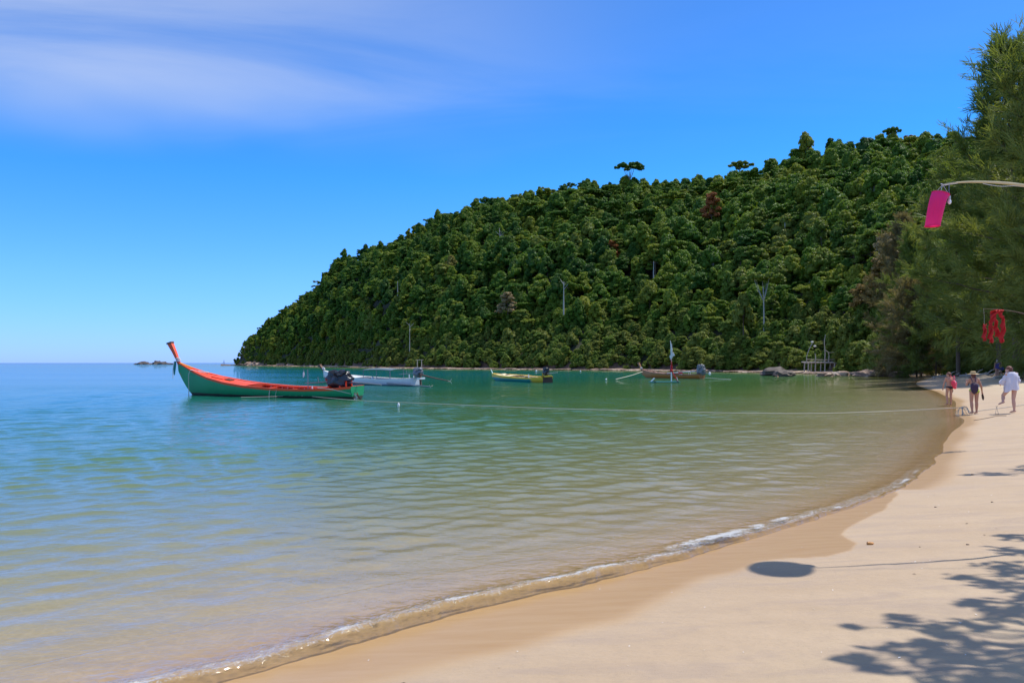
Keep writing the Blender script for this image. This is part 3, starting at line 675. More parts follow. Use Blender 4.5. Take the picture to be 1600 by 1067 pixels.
# trees one can pick out by eye
def on_hill(px, py_base):
    best = None
    for t in np.linspace(0.0, 1.08, 220):
        x, y, z = hill_pt(px, t); _, py = proj(np.array([x, y, z+6.0]))
        if best is None or abs(py-py_base) < best[0]: best = (abs(py-py_base), float(x), float(y), float(z), t)
    return best[1:]
def special(px, py, ki, matl, sc, label, lift=0.0, stretch=1.0, trunkm=None):
    x, y, z, t = on_hill(px, py); cm = variant(ki, matl); tr_ = PROTO[ki][1]; hh_ = PROTO[ki][3]*sc; stretch *= (hh_+lift)/hh_; lift = 0.0
    if trunkm is not None:
        tr_ = tr_.copy(); tr_.materials.clear(); tr_.materials.append(trunkm)
    return tree_thing('forest_tree', cm, tr_, (x, y-1.0, z+lift), random.uniform(0, 6.28), (sc, sc, sc*stretch), label)[0]
special(958, 402, 6, LEAF_R, .85, 'rust red crowned tree halfway up the hill above the gap between the boats', 2)
special(1112, 345, 6, LEAF_R, .9, 'tall tree with orange brown top leaves high on the hill above the brown boat', 3.5, 1.1)
special(1108, 365, 1, LEAF_SHORE, .8, 'olive tree just under the orange brown tree high on the hill', 1)
special(705, 420, 1, LEAF_G, .85, 'pale yellow flowering crown on the slope above the white boat', 2)
special(793, 487, 6, LEAF_B, .95, 'half bare brown tree on the lower slope above the yellow boat', 1.5)
special(1375, 440, 6, LEAF_O, .8, 'tree with rusty leaves left of the casuarinas', 1.5)
special(1345, 468, 5, LEAF_O, .62, 'smaller rusty leaved tree left of the casuarinas, lower down', 1.2)
special(1385, 412, 5, LEAF_B, .8, 'greyish brown airy tree above the rusty one by the casuarinas', 1.8)
special(985, 272, 7, LEAF, 1.35, 'widest flat topped tree standing above the middle of the ridge', 1.0, 1.0)
special(1157, 266, 7, LEAF, 1.0, 'flat topped tree standing clear of the ridge above the brown boat', 1.5)
special(1207, 258, 0, LEAF, .9, 'domed tree standing above the ridge right of the flat topped one', 1.5)
special(1262, 245, 3, LEAF, 1.05, 'tall narrow dark tree standing above the rising ridge', 2, 1.1)
special(1245, 250, 5, LEAF, .9, 'layered dark tree next to the tall narrow one on the ridge', 1.5)
special(1395, 210, 7, LEAF, .62, 'small lollipop shaped tree at the top of the ridge', 4.0, 1.1)
special(1420, 215, 6, LEAF_B, .6, 'small greyish tree beside the lollipop shaped one on top of the ridge', 3)
special(638, 362, 4, LEAF, .62, 'thin tree sticking up alone from the left part of the ridge', 3.5)
special(537, 398, 3, LEAF, .85, 'dark tree at the shoulder of the ridge above the boat engine', 2)
special(392, 535, 5, LEAF, .7, 'small tree leaning out at the very tip of the headland', 1.0)
special(1192, 488, 7, LEAF_SHORE, .9, 'tree with a long pale bare trunk near the driftwood platform', 4.5, 1.0, BARK_PALE)
special(1160, 497, 1, LEAF_SHORE, .7, 'small round tree left of the pale trunked one', 4.0)
special(1015, 462, 0, LEAF_Y, .75, 'bright lime green tree low on the hill above the flag raft', 1.5)
special(1270, 330, 5, LEAF_Y, .85, 'yellowish layered tree high on the hill above the driftwood platform', 1.5)
special(915, 300, 2, LEAF, .8, 'domed tree at the ridge above the right end of the yellow boat', 1.2)

def dead_tree(px, ytop, ybot, D_off, label, fork=True, lean=0.0, rad=0.16):
    x, y, z, t = on_hill(px, (ytop+ybot)/2); y -= 7+D_off
    zt = CAMZ+(HOR-ytop)/F*y; zb = CAMZ+(HOR-ybot)/F*y; x = (px-800)/F*y; h = zt-zb
    tb = MB(); pts = [(lean*h*k/6, .2*math.sin(k), h*k/6) for k in range(7)]; pts[0] = (0, 0, -1.5); tb.tube(pts, [rad*(1.25-.13*k) for k in range(7)], 6)
    ro = empty('bare_tree', (x, y, zb)); tag(ro, label, 'tree'); tb.build('trunk', BARK_PALE, ro)
    if fork:
        for q in range(5):
            a = random.uniform(0, 6.28); b0 = Vector(pts[4])+Vector((0, 0, random.uniform(0, h*.25))); e = b0+Vector((math.cos(a)*h*.16, math.sin(a)*h*.16, h*random.uniform(.10, .22)))
            MB().tube([b0, (b0+e)/2+Vector((0, 0, -.1)), e], [rad*.6, rad*.4, rad*.2], 5).build('branch', BARK_PALE, ro)
    return ro
dead_tree(621, 439, 461, 0, 'thin pale bare trunk on the left slope above the white boat', False)
dead_tree(781, 360, 402, 0, 'pale dead tree trunk high above the yellow boat', True, 0, .15)
dead_tree(916, 352, 378, 0, 'short pale bare trunk high on the middle of the hill', False)
dead_tree(881, 440, 484, 0, 'white forked dead tree halfway up the middle of the hill', True, 0, .17)
dead_tree(1022, 408, 434, 0, 'grey bare trunk on the hill above the flag raft', False)
dead_tree(1228, 345, 374, 0, 'grey bare trunk high on the slope right of the brown boat', False)
dead_tree(640, 505, 545, 0, 'bare greyish tree low on the hill above the white boat', True, 0, .12)

# ------------------------------------------------------------------ shore rocks
ROCKM = mat('shore_rock', (0.24, 0.165, 0.125), 0.9, var=0.5, vs=1.2, bump=0.8, bs=3, wear=((0.46, 0.37, 0.29), 0.8, 0.55))
ROCKD = mat('dark_wet_rock', (0.085, 0.065, 0.055), 0.75, var=0.5, vs=0.6, bump=0.8, bs=1.5)
def rock_mesh(seed, matl, sq=.55):
    r = np.random.default_rng(seed); v, f = IC3; v = v.copy()
    for _ in range(5):
        nrm = r.normal(size=3); nrm /= np.linalg.norm(nrm); d = r.uniform(.55, .85); k = v @ nrm; over = np.maximum(k-d, 0); v -= over[:, None]*nrm*.9
    v *= (1+.13*np.sin(v[:, [0]]*5+seed)*np.sin(v[:, [1]]*6+1)+.09*np.sin(v[:, [2]]*9+v[:, [0]]*7+seed)); v += r.normal(size=v.shape)*.018; v[:, 2] *= sq
    me = bpy.data.meshes.new('rock'); me.from_pydata(v.tolist(), [], f.tolist()); me.materials.append(matl)
    for p in me.polygons: p.use_smooth = False
    return me
ROCKS = [rock_mesh(i, ROCKM) for i in range(6)]; ROCKSD = [rock_mesh(20+i, ROCKD, .7) for i in range(4)]
def rock(i, loc, sc, label, group=None, dark=False, rz=None, name='shore_rock'):
    o = obj(name, (ROCKSD if dark else ROCKS)[i % (4 if dark else 6)], None, loc); o.scale = sc; o.rotation_euler = (0, 0, rz if rz is not None else random.uniform(0, 6.28)); tag(o, label, 'rock', group); return o
rr = random.Random(5); RK = []
cums = [(p.x, p.y) for p in cr([(57, 122, 0), (56, 131, 0), (53, 146, 0), (46, 168, 0), (38, 187, 0), (27, 203, 0), (12, 217, 0), (-5, 233, 0), (-22, 256, 0), (-50, 305, 0), (-100, 405, 0), (-150, 500, 0), (-190, 568, 0)], 26)]
for k, (x, y) in enumerate(cums):
    if rr.random() < (.52 if y < 330 else .35): continue
    px = 800+x/y*F; reg = next(nm_ for lim_, nm_ in ((450, 'near the headland tip'), (560, 'behind the green boat'), (680, 'behind the white boat'), (780, 'left of the yellow boat'), (880, 'behind the yellow boat'), (990, 'left of the brown boat'), (1120, 'behind the brown boat'), (1250, 'left of the driftwood platform'), (9999, 'right of the driftwood platform')) if px < lim_)
    for q in range(2 if y < 330 else 1):
        s_ = rr.uniform(.5, 1.5)*(1.0+y/420); zz = rr.uniform(.12, .38)*s_*.8
        ws_x = rr.uniform(1, 2.1); ad_ = ('long flat' if ws_x > 1.6 else 'small low' if s_ < 1.25+y/500 else 'chunky')
        RK.append(rock(rr.randrange(6), (x+rr.uniform(-2.2, .5)*(.6+y/400), y-rr.uniform(-1.4, .9), -.12+rr.uniform(0, .25)), (s_*ws_x, s_, max(.3, zz)*1.25), f'{ad_} brownish rock on the far shore {reg}', 'low rocks along the far shore '+reg))
ordinals(RK)
for i, (px, w_, h_, lab) in enumerate(((378, 9, 2.2, 'dark low reef rock off the tip of the headland'), (389, 6.5, 7.0, 'tall grey boulder at the headland tip, leftmost'), (397, 7, 7.6, 'pinkish grey boulder at the headland tip, second from the left'), (406, 7, 6.0, 'blocky boulder at the headland tip, third from the left'), (440, 4.5, 5.0, 'upright pale boulder standing under the trees behind the boat bow'), (456, 5, 3.2, 'pale split boulder under the trees right of the upright one'))):
    D = float(np.interp(px, SPX, SDs))-6; rock(i, ((px-800)/F*D, D, .2), (w_*.55, 4, h_*.62), lab, dark=(i == 0))
for px, py, D, w_, h_, lab in ((214, 568, 1000, 5, 2.2, 'small dark rock left end of the reef on the horizon'), (224, 566, 1000, 8, 5.5, 'pointed dark rock of the left reef group on the horizon'), (233, 568, 1000, 7, 2.4, 'flat dark rock in the middle of the reef on the horizon'), (246, 565, 1000, 7, 6.6, 'tallest rounded dark rock of the reef on the horizon'), (254, 566, 1000, 9, 5.0, 'broad dark rock right of the tallest reef rock on the horizon'), (264, 568, 1000, 7, 2.6, 'low dark rock right end of the reef beside the boat prow')):
    rock(int(px), ((px-800)/F*D, D, 0), (w_, w_*.6, h_), lab, dark=True, name='reef_rock')
for px, py, s_, lab in ((1205, 583, 2.6, 'dark barnacled rock in the shallows left of the driftwood platform'), (1216, 584, 1.7, 'small dark rock right of the barnacled one in the shallows'), (1352, 584, 2.4, 'big brown rock right of the driftwood platform'), (1366, 583, 1.9, 'dark brown rock beside the big one right of the platform'), (1385, 584, 2.0, 'brown slab of rock at the start of the sand spit'), (1300, 583, 1.9, 'brown rock at the foot of the driftwood platform'), (1282, 584, 1.5, 'small reddish rock in front of the driftwood platform')):
    p = at(px, py+1.5, .2); rock(int(px), (p.x, p.y-2, .15), (s_, s_*.7, s_*.62), lab, dark='dark' in lab)

# ------------------------------------------------------------------ longtail boats
def hull_mat(name, col, low, thr=0.10, rough=0.45, upper=None, uthr=None, split=None):
    m = bpy.data.materials.new(name); m.use_nodes = True; nt = m.node_tree; b = nt.nodes['Principled BSDF']; t = N(nt, 'ShaderNodeTexCoord').outputs['Object']
    sp = N(nt, 'ShaderNodeSeparateXYZ'); L(nt, t, sp.inputs[0]); n = noise(nt, mapping(nt, t, (.6, .6, 2.2)), 3, 6, .65)
    c = mix_c(nt, n, tuple(v*.82 for v in col), tuple(min(1, v*1.15) for v in col))
    if split: c = mix_c(nt, maprange(nt, math_n(nt, 'ADD', sp.outputs[0], math_n(nt, 'MULTIPLY', n, 1.2)), split[1], split[1]+.5), split[0], c)
    sc = noise(nt, mapping(nt, t, (1, 1, 3)), 14, 5, .7); c = mix_c(nt, math_n(nt, 'MULTIPLY', maprange(nt, sc, .66, .72), .3), c, (.5, .5, .45))
    z = math_n(nt, 'ADD', sp.outputs[2], math_n(nt, 'MULTIPLY', math_n(nt, 'SUBTRACT', n, .5), .10))
    c = mix_c(nt, maprange(nt, z, thr+.02, thr-.03), c, low)
    if upper: c = mix_c(nt, maprange(nt, sp.outputs[2], uthr-.01, uthr+.01), c, upper)
    L(nt, c, b.inputs['Base Color']); b.inputs['Roughness'].default_value = rough
    bn = N(nt, 'ShaderNodeBump'); bn.inputs['Strength'].default_value = .25; bn.inputs['Distance'].default_value = .01; L(nt, noise(nt, mapping(nt, t, (.3, 1, 7)), 2.5, 3, .6), bn.inputs['Height']); L(nt, bn.outputs[0], b.inputs['Normal'])
    return m
TARP = mat('black_plastic', (0.018, 0.019, 0.024), 0.32, var=.4, bump=0.8, bs=9, spec=.6); TARPG = mat('grey_plastic', (0.15, 0.16, 0.18), 0.4, var=.5, vs=5, bump=.8, bs=9)
IRON = mat('rusty_iron', (0.16, 0.07, 0.04), .7, var=.4, vs=9); STEEL = mat('weathered_steel', (0.23, 0.24, 0.26), .5, metal=.4); ROPEM = mat('pale_rope', (0.55, 0.51, 0.40), .85, var=.2, vs=30)
WHITE = mat('white_paint', (0.74, 0.74, 0.72), .5, var=.12); REDCLOTH = mat('red_cloth', (0.62, 0.03, 0.03), .8, trans=.3); WCLOTH = mat('white_cloth', (0.78, 0.78, 0.78), .85, trans=.3); YCLOTH = mat('yellow_garland', (0.75, 0.45, 0.03), .8)
DARKIN = mat('dark_bilge', (0.07, 0.035, 0.025), .8, var=.4, vs=4); PINK = mat('pink_cloth', (0.75, 0.08, 0.22), .8, trans=.3); TEALC = mat('teal_cloth', (0.02, 0.25, 0.24), .8, trans=.2)
ST = dict(x=[0, 1, 3, 5, 7, 8.5, 10, 11, 11.8, 12.45, 12.9], hb=[.56, .70, .86, .92, .90, .82, .60, .38, .22, .11, .06], zs=[.66, .56, .50, .53, .64, .80, 1.04, 1.27, 1.50, 1.72, 1.88], zk=[-.12, -.22, -.26, -.28, -.28, -.28, -.24, -.20, -.06, .62, 1.30])
def interp_s(key, x, sc): 
    xs = np.array(ST['x'])
    return float(np.interp(x, xs, ST[key]))*sc
def tarp_blob(mb, c, size, seed):
    r = random.Random(seed); ph = [r.uniform(0, 6) for _ in range(6)]
    fn = lambda q: 1+.22*math.sin(q.x*6+ph[0])*math.sin(q.z*5+ph[1])+.12*math.sin(q.y*8+ph[2]+q.z*4)+.09*math.sin(q.x*13+q.z*11+ph[3])+.10*abs(math.sin(q.y*5+q.x*4+ph[4]))
    mb.ball(c, size, 26, 18, None, fn)
def longtail(name, label, stern, bow, hullm, trimm, deckm, inm, L_=12.5, z_sc=1.0, prow=1.25, cab=(1.0, 6.9), tarp=TARP, tarp_c=(1.2, 0, .95), tarp_s=(.68, .38, .48), prow_cap=None, shaft=True, ribs=True, bsc=1.0, heel=0.0):
    interp_s = lambda key, x, sc: (lambda v: v if key != 'zs' or v < .56 else .56+(v-.56)*bsc)(float(np.interp(x, ST['x'], ST[key]))*sc) if key != 'zk' else min(float(np.interp(x, ST['x'], ST['zk']))*(1 if x < 11.9 else bsc), 9)
    d = Vector(bow)-Vector(stern); rz = math.atan2(d.y, d.x); root = empty(name, (stern[0], stern[1], 0), rz); root.rotation_euler[0] = R(heel); tag(root, label, 'boat'); sc = d.length/11.85
    xs = np.linspace(0, 12.9, 46); nj = 9
    def sec(x, j, inset=0.0, s=1):
        hb = interp_s('hb', x, 1)-inset; zs = interp_s('zs', x, z_sc); zk = interp_s('zk', x, 1)+inset*1.5; a = j/(nj-1); y = max(hb, .015)*math.sin(a*math.pi/2)**.75; z = zk+(zs-zk)*(1-math.cos(a*math.pi/2))**.92
        return Vector((x+a*.0, s*y, z))
    h = MB()
    for s in (-1, 1): h.grid([[sec(x, j, 0, s) for j in range(nj)] for x in xs])
    h.add([sec(0, j, 0, 1) for j in range(nj)]+[sec(0, j, 0, -1) for j in range(nj)][::-1], [tuple(range(2*nj))])
    h.build('hull', hullm, root)
    ins = MB(); xin = np.linspace(.3, 7.4, 22)
    for s in (-1, 1): ins.grid([[sec(x, j, .05, s)+Vector((0, 0, -.01 if j == nj-1 else 0)) for j in range(nj)] for x in xin])
    ins.build('inner_planking', inm, root)
    for s in (-1, 1):
        g = MB(); rows = []
        for x in xs:
            hb = max(interp_s('hb', x, 1), .03); zs = interp_s('zs', x, z_sc); w_ = min(.12, hb*.9)
            rows.append([Vector((x, s*(hb-w_), zs+.012)), Vector((x, s*(hb+.022), zs+.025)), Vector((x, s*(hb+.024), zs-.035)), Vector((x, s*(hb+.010), zs-.10 if x < 11.8 else zs-.06)), Vector((x, s*(hb-.02), zs-.10))])
        g.grid(rows); g.build('gunwale', trimm, root)
    # side decks and foredeck, laid as planks
    c0, c1 = cab
    for s in (-1, 1):
        for k in range(2):
            mb = MB(); rows = []
            for x in np.linspace(.1, c1+.1, 20):
                hb = interp_s('hb', x, 1)-.10; zs = interp_s('zs', x, z_sc); a, b = hb-.10*k-.004, hb-.10*(k+1)+.004
                rows.append([Vector((x, s*a, zs-.03)), Vector((x, s*b, zs-.025)), Vector((x, s*b, zs-.055))])
            mb.grid(rows); mb.build('deck_plank', deckm, root)
    npl = 7
    for k in range(npl):
        mb = MB(); rows = []
        for x in np.linspace(c1+.12, 12.55, 26):
            hb = max(interp_s('hb', x, 1)-.05, .02); zs = interp_s('zs', x, z_sc); a = -1+2*k/npl+.006; b = -1+2*(k+1)/npl-.006
            cam_ = lambda q: zs-.02+.07*(1-q*q)*hb
            rows.append([Vector((x, a*hb, cam_(a)-.02)), Vector((x, a*hb, cam_(a))), Vector((x, b*hb, cam_(b))), Vector((x, b*hb, cam_(b)-.02))])
        mb.grid(rows); mb.build('deck_plank', deckm, root)
    hx_ = MB(); hx_.box((9.6, 0, interp_s('zs', 9.6, z_sc)+.035), (.9, .5, .05), (0, -.17, 0)); hx_.build('hatch_cover', deckm, root, False)
    hd = MB(); hd.box((8.85, .05, interp_s('zs', 8.85, z_sc)+.052), (.42, .34, .04), (0, -.14, 0)); hd.build('hatch_shade_slab', DARKIN, root, False)  # dark slab on the deck stands in for the hatch's shaded inside
    # bulkhead at the front of the open hold, thwarts, ribs and floor
    bk = MB(); x = c1+.12; bk.add([sec(x, j, .05, 1) for j in range(nj)]+[sec(x, j, .05, -1) for j in range(nj)][::-1], [tuple(range(2*nj))]); bk.build('bulkhead', inm, root, False)
    fl = MB(); fl.grid([[Vector((x, -(interp_s('hb', x, 1)-.2), .12)), Vector((x, interp_s('hb', x, 1)-.2, .12))] for x in np.linspace(.3, c1, 14)]); fl.build('floor_boards', inm, root, False)
    for x in (1.9, 3.2, 4.6, 6.0):
        hb = interp_s('hb', x, 1)-.10; t = MB(); t.box((x, 0, interp_s('zs', x, z_sc)-.12), (.26, 2*hb, .035)); t.build('thwart', deckm, root, False)
    if ribs:
        for x in np.arange(2.6, 7.0, .40):
            for s in (-1, 1):
                hb = interp_s('hb', x, 1); zs = interp_s('zs', x, z_sc); t = MB(); t.box((x, s*(hb-.085), zs-.19), (.05, .05, .30), (s*-.12, 0, 0)); t.build('rib', WHITE, root, False)
    # prow post
    if prow:
        pm = MB(); zt = interp_s('zs', 12.9, z_sc); P = [(12.60, zt-.75), (12.80, zt-.2), (13.00, zt+.18*prow), (13.26, zt+.56*prow), (13.53, zt+.90*prow)]; W = [.14, .15, .17, .23, .31]; T_ = [.06, .06, .07, .085, .10]
        V = []
        for k, ((x, z), w_, t_) in enumerate(zip(P, W, T_)):
            n_ = Vector((.9, 0, -.36)).normalized(); 
            for a, b in ((-1, -1), (1, -1), (1, 1), (-1, 1)): V.append(Vector((x, b*t_, z))+n_*a*w_*.5)
        Fs = [(4*k+q, 4*k+(q+1) % 4, 4*k+4+(q+1) % 4, 4*k+4+q) for k in range(4) for q in range(4)]+[(0, 1, 2, 3), (19, 18, 17, 16)]
        pm.add(V, Fs); pm.build('prow_post', trimm, root, False)
        cp = MB(); x, z = P[-1]; cp.box((x+.03, 0, z+.05), (.40, .22, .10), (0, .22, 0)); cp.build('prow_cap', prow_cap or IRON, root, False)
        ws_ = MB(); zc = zt+.10
        for q in range(4): ws_.tube([Vector((12.90+.13*math.cos(a)+q*.02, .10*math.sin(a), zc+q*.05+.03*math.sin(a*2+q))) for a in np.linspace(0, 6.28, 14)], .028, 5, False)
        ws_.build('bow_sash', WCLOTH, root)
    # engine under its plastic, tiller and long propeller shaft
    if tarp:
        e = MB(); tarp_blob(e, tarp_c, tarp_s, 4); tarp_blob(e, (tarp_c[0]-.2, tarp_c[1], tarp_c[2]+tarp_s[2]*.62), (tarp_s[0]*.62, tarp_s[1]*.8, tarp_s[2]*.42), 9); e.build('engine_cover', tarp, root)
        st_ = MB(); st_.box((tarp_c[0]-.35, 0, .62), (.10, .75, .14)); st_.box((tarp_c[0]+.35, 0, .60), (.10, .85, .14)); st_.box((.55, .22, .78), (.06, .06, .32)); st_.box((.55, -.22, .78), (.06, .06, .32)); st_.build('engine_stand', trimm, root, False)
    if shaft:
        t = MB(); t.tube([(tarp_c[0]-.4, 0, tarp_c[2]-.1), (-.6, 0, .80), (-1.5, .02, .74)], [.05, .04, .035], 8); t.build('propeller_shaft', STEEL, root)
    t = MB(); t.tube([(tarp_c[0]+.4, .1, tarp_c[2]-.05), (tarp_c[0]+1.2, .15, tarp_c[2]-.12), (tarp_c[0]+2.1, .18, tarp_c[2]-.16)], .022, 6); t.tube([(tarp_c[0]+1.2, .15, tarp_c[2]-.12), (tarp_c[0]+1.25, .15, tarp_c[2]+.16)], .018, 6); t.build('tiller', STEEL, root)
    root.scale = (sc, 1, 1) if abs(sc-1) > .02 else (1, 1, 1)
    return root
def P2(px, D): return ((px-800)/F*D, D)
GREENH = hull_mat('green_hull_paint', (0.004, 0.27, 0.105), (0.05, 0.045, 0.035), .15); ORANGE = mat('orange_red_paint', (0.82, 0.075, 0.012), .5, var=.10, vs=3, wear=((.55, .30, .2), 9, .72))
ORANGEIN = mat('orange_inside', (0.50, 0.06, 0.02), .6, var=.2, vs=3)
b1 = longtail('longtail_boat', 'green hulled longtail boat with bright orange red deck and tall red prow', P2(559.5, 41.1), P2(298.5, 46.4), GREENH, ORANGE, ORANGE, ORANGEIN, prow=1.22, heel=-2.6)
# its own fittings
pz = lambda x: interp_s('zs', x, 1)
g = MB(); g.tube(cr([(12.7, .04, 1.84), (12.3, .02, 1.70), (11.8, .0, 1.56)], 6), [.035]*13, 6); g.build('yellow_garland', YCLOTH, b1)
g = MB(); g.tube([(13.02, .12, 1.95), (13.08, .14, 1.6), (13.10, .15, 1.15)], [.05, .07, .03], 7); g.build('hanging_ribbon', TEALC, b1)
g = MB(); g.tube([(13.06, .17, 1.95), (13.16, .18, 1.5), (13.20, .18, .95)], [.03, .03, .02], 6); g.build('hanging_ribbon', WCLOTH, b1)
g = MB(); g.tube([(11.55, .38, 1.46), (11.62, .44, 1.2), (11.62, .46, -.1)], .022, 6); g.build('bow_line', ROPEM, b1)
g = MB(); g.tube(cr([(11.55, .36, 1.47), (11.3, .1, 1.40), (10.9, .25, 1.34), (10.6, -.05, 1.30), (10.9, -.2, 1.33), (11.3, .0, 1.40)], 6), .02, 6); g.build('coiled_rope', WCLOTH, b1)
g = MB(); g.tube([(3.0, .3, .45), (3.0, .3, 1.52), (3.28, .3, 1.52), (3.28, .3, 1.36)], .022, 7); g.build('lamp_bracket', STEEL, b1)
g = MB(); g.tube([(3.28, .3, 1.38), (3.27, .3, 1.25), (3.30, .31, 1.1)], [.03, .05, .02], 7); g.build('hanging_net_float', WCLOTH, b1)
g = MB(); g.tube([(2.55, .5, .48), (2.55, .5, .66)], [.05, .035], 8); g.build('bottle', WHITE, b1)
for x in (5.05, 4.6):
    g = MB(); g.tube([(x, .90, .55), (x+.03, .95, .3), (x+.06, .96, .02)], .022 if x > 5 else .012, 6); g.build('fender_strap', ROPEM, b1)
g = MB(); g.tube([(-.03+.13*math.cos(a), .30, .12+.13*math.sin(a)) for a in np.linspace(0, 6.28, 17)], .045, 8, False); g.build('tyre_fender', mat('pale_rubber', (.55, .50, .45), .7), b1)
g = MB(); g.tube([(2.0, .75, .60), (1.0, .74, .52), (.05, .5, .30)], .02, 6); g.build('stern_line', ROPEM, b1)
g = MB(); g.tube([(-.02, .3, .32), (-.45, .32, .02)], .025, 6); g.box((-.30, .31, .14), (.05, .03, .5), (0, .5, 0)); g.build('rudder', IRON, b1)

WHITEH = hull_mat('white_hull_paint', (.70, .71, .74), (.10, .16, .22), .10)
b2 = longtail('longtail_boat', 'white longtail boat with a low grey awning and two long propeller shafts', P2(650.5, 63.5), P2(517, 72), WHITEH, WHITE, WHITE, mat('grey_inside', (.35, .36, .38), .7), prow=.5, bsc=.42, z_sc=1.05, heel=-2, tarp=TARPG, tarp_c=(-.25, 0, 1.10), tarp_s=(.40, .32, .34), shaft=False, ribs=False)
for o in b2.children:
    if o.name.startswith('prow_post'): o.data = o.data.copy(); o.data.materials.clear(); o.data.materials.append(IRON)
aw = MB(); rows = [[Vector((x, y, 1.42-.10*(y/.75)**2-.06*((x-4.2)/1.9)**2)) for y in np.linspace(-.75, .75, 7)] for x in np.linspace(2.3, 6.1, 9)]; aw.grid(rows); o = aw.build('awning', mat('blue_grey_canvas', (.12, .17, .20), .8), b2); sm = o.modifiers.new('thickness', 'SOLIDIFY'); sm.thickness = .03
for x in (2.4, 4.2, 6.0):
    for y in (-.68, .68): MB().tube([(x, y, .5), (x, y, 1.33)], .022, 6).build('awning_post', STEEL, b2)
MB().tube([(-.3, .12, .98), (-2.6, .2, .66), (-4.2, .25, .48)], [.06, .045, .03], 8).build('propeller_shaft', IRON, b2)
MB().tube([(2.5, .95, .24), (-.5, .9, .14), (-2.6, .8, .06)], .045, 8).build('spare_shaft', STEEL, b2)
for c_, rz in (((-4.25, .25, .47), 0), ((-2.65, .8, .06), .6)):
    pr = MB(); 
    for k in range(3): a = rz+k*2.09; pr.tube([c_, (c_[0]-.05, c_[1]+.14*math.cos(a), c_[2]+.14*math.sin(a)), (c_[0], c_[1]+.24*math.cos(a), c_[2]+.24*math.sin(a))], [.02, .05, .01], 6, True, .4)
    pr.build('propeller', mat('brass', (.55, .5, .38), .4, metal=.5), b2)
MB().tube([(-.55, 0, .1), (-.5, 0, .95)], .09, 6).build('engine_post', IRON, b2); MB().ball((4.9, .55, .62), .11).build('white_float', WHITE, b2)

YELH = hull_mat('yellow_teal_hull_paint', (0.0, .22, .20), (.02, .12, .10), .02, upper=(.72, .44, .02), uthr=.36, split=((.66, .44, .03), 2.4))
YEL = mat('yellow_paint', (.80, .50, .02), .5, var=.12, vs=2); CREAM = mat('cream_paint', (.72, .62, .36), .6, var=.2, vs=3)
b3 = longtail('longtail_boat', 'small low boat painted yellow above and teal below with a dark motor', P2(856, 74), P2(776, 84), YELH, YEL, CREAM, mat('tan_inside', (.45, .33, .14), .7), prow=0, bsc=.16, z_sc=.92, heel=-4, tarp=TARP, tarp_c=(.25, 0, 1.05), tarp_s=(.36, .26, .34), shaft=False, ribs=False)
MB().tube([(12.75, 0, .60), (12.9, 0, .85), (13.15, 0, 1.12)], [.07, .06, .03], 6).build('bow_horn', mat('pale_teal_paint', (.35, .65, .60), .5), b3)
MB().tube([(.1, 0, .85), (-1.2, .1, .92), (-2.4, .15, 1.0)], [.04, .03, .03], 7).build('propeller_shaft', WOOD_GREY, b3)
bt = MB(); bt.box((.02, 0, .25), (.10, 1.0, .62)); bt.build('transom_board', DARKIN, b3, False); MB().tube([(3.0, .5, .35), (3.0, .5, .78)], [.08, .05], 7).build('white_bottle', WHITE, b3)

WOODH = hull_mat('varnished_wood_hull', (.42, .15, .028), (.30, .26, .22), .03, .35); WOODT = mat('varnished_wood', (.30, .13, .05), .4, var=.3, vs=4); WOODD = mat('brown_deck', (.17, .09, .05), .6, var=.3)
b4 = longtail('longtail_boat', 'varnished brown wooden longtail boat with grey wrapped engine and white rail', P2(1097, 92), P2(1009.5, 99.5), WOODH, WOODT, WOODD, WOODD, prow=.85, bsc=.42, z_sc=.92, heel=-2, tarp=TARPG, tarp_c=(.2, 0, .98), tarp_s=(.60, .42, .62), shaft=False, ribs=False)
for y in (-.6, .6): MB().tube([(6.4, y, .62), (3.5, y, .80), (.8, y, .88)], .05, 6).build('side_rail', WHITE, b4)
for x in (1.6, 3.4, 5.2):
    for y in (-.6, .6): MB().tube([(x, y, .4), (x, y, .80)], .03, 6).build('rail_post', WHITE, b4)
MB().box((3.6, .62, .72), (.8, .05, .2)).build('red_cloth', REDCLOTH, b4, False); MB().tube([(-.1, 0, .7), (-1.5, .1, .62)], .05, 6).build('propeller_shaft', STEEL, b4); MB().ball((-1.6, .1, .62), (.2, .14, .2)).build('propeller', WHITE, b4)
MB().tube([(13.02, .02, 1.10), (13.1, .02, 1.28)], .10, 6).build('orange_sash', YCLOTH, b4)

def rope(name, pts, rad, label, cat='rope', m_=None, n_=10):
    mb = MB(); q = cr(pts, n_); mb.tube(q, rad, 5); o = mb.build(name, m_ or ROPEM); tag(o, label, cat); return o
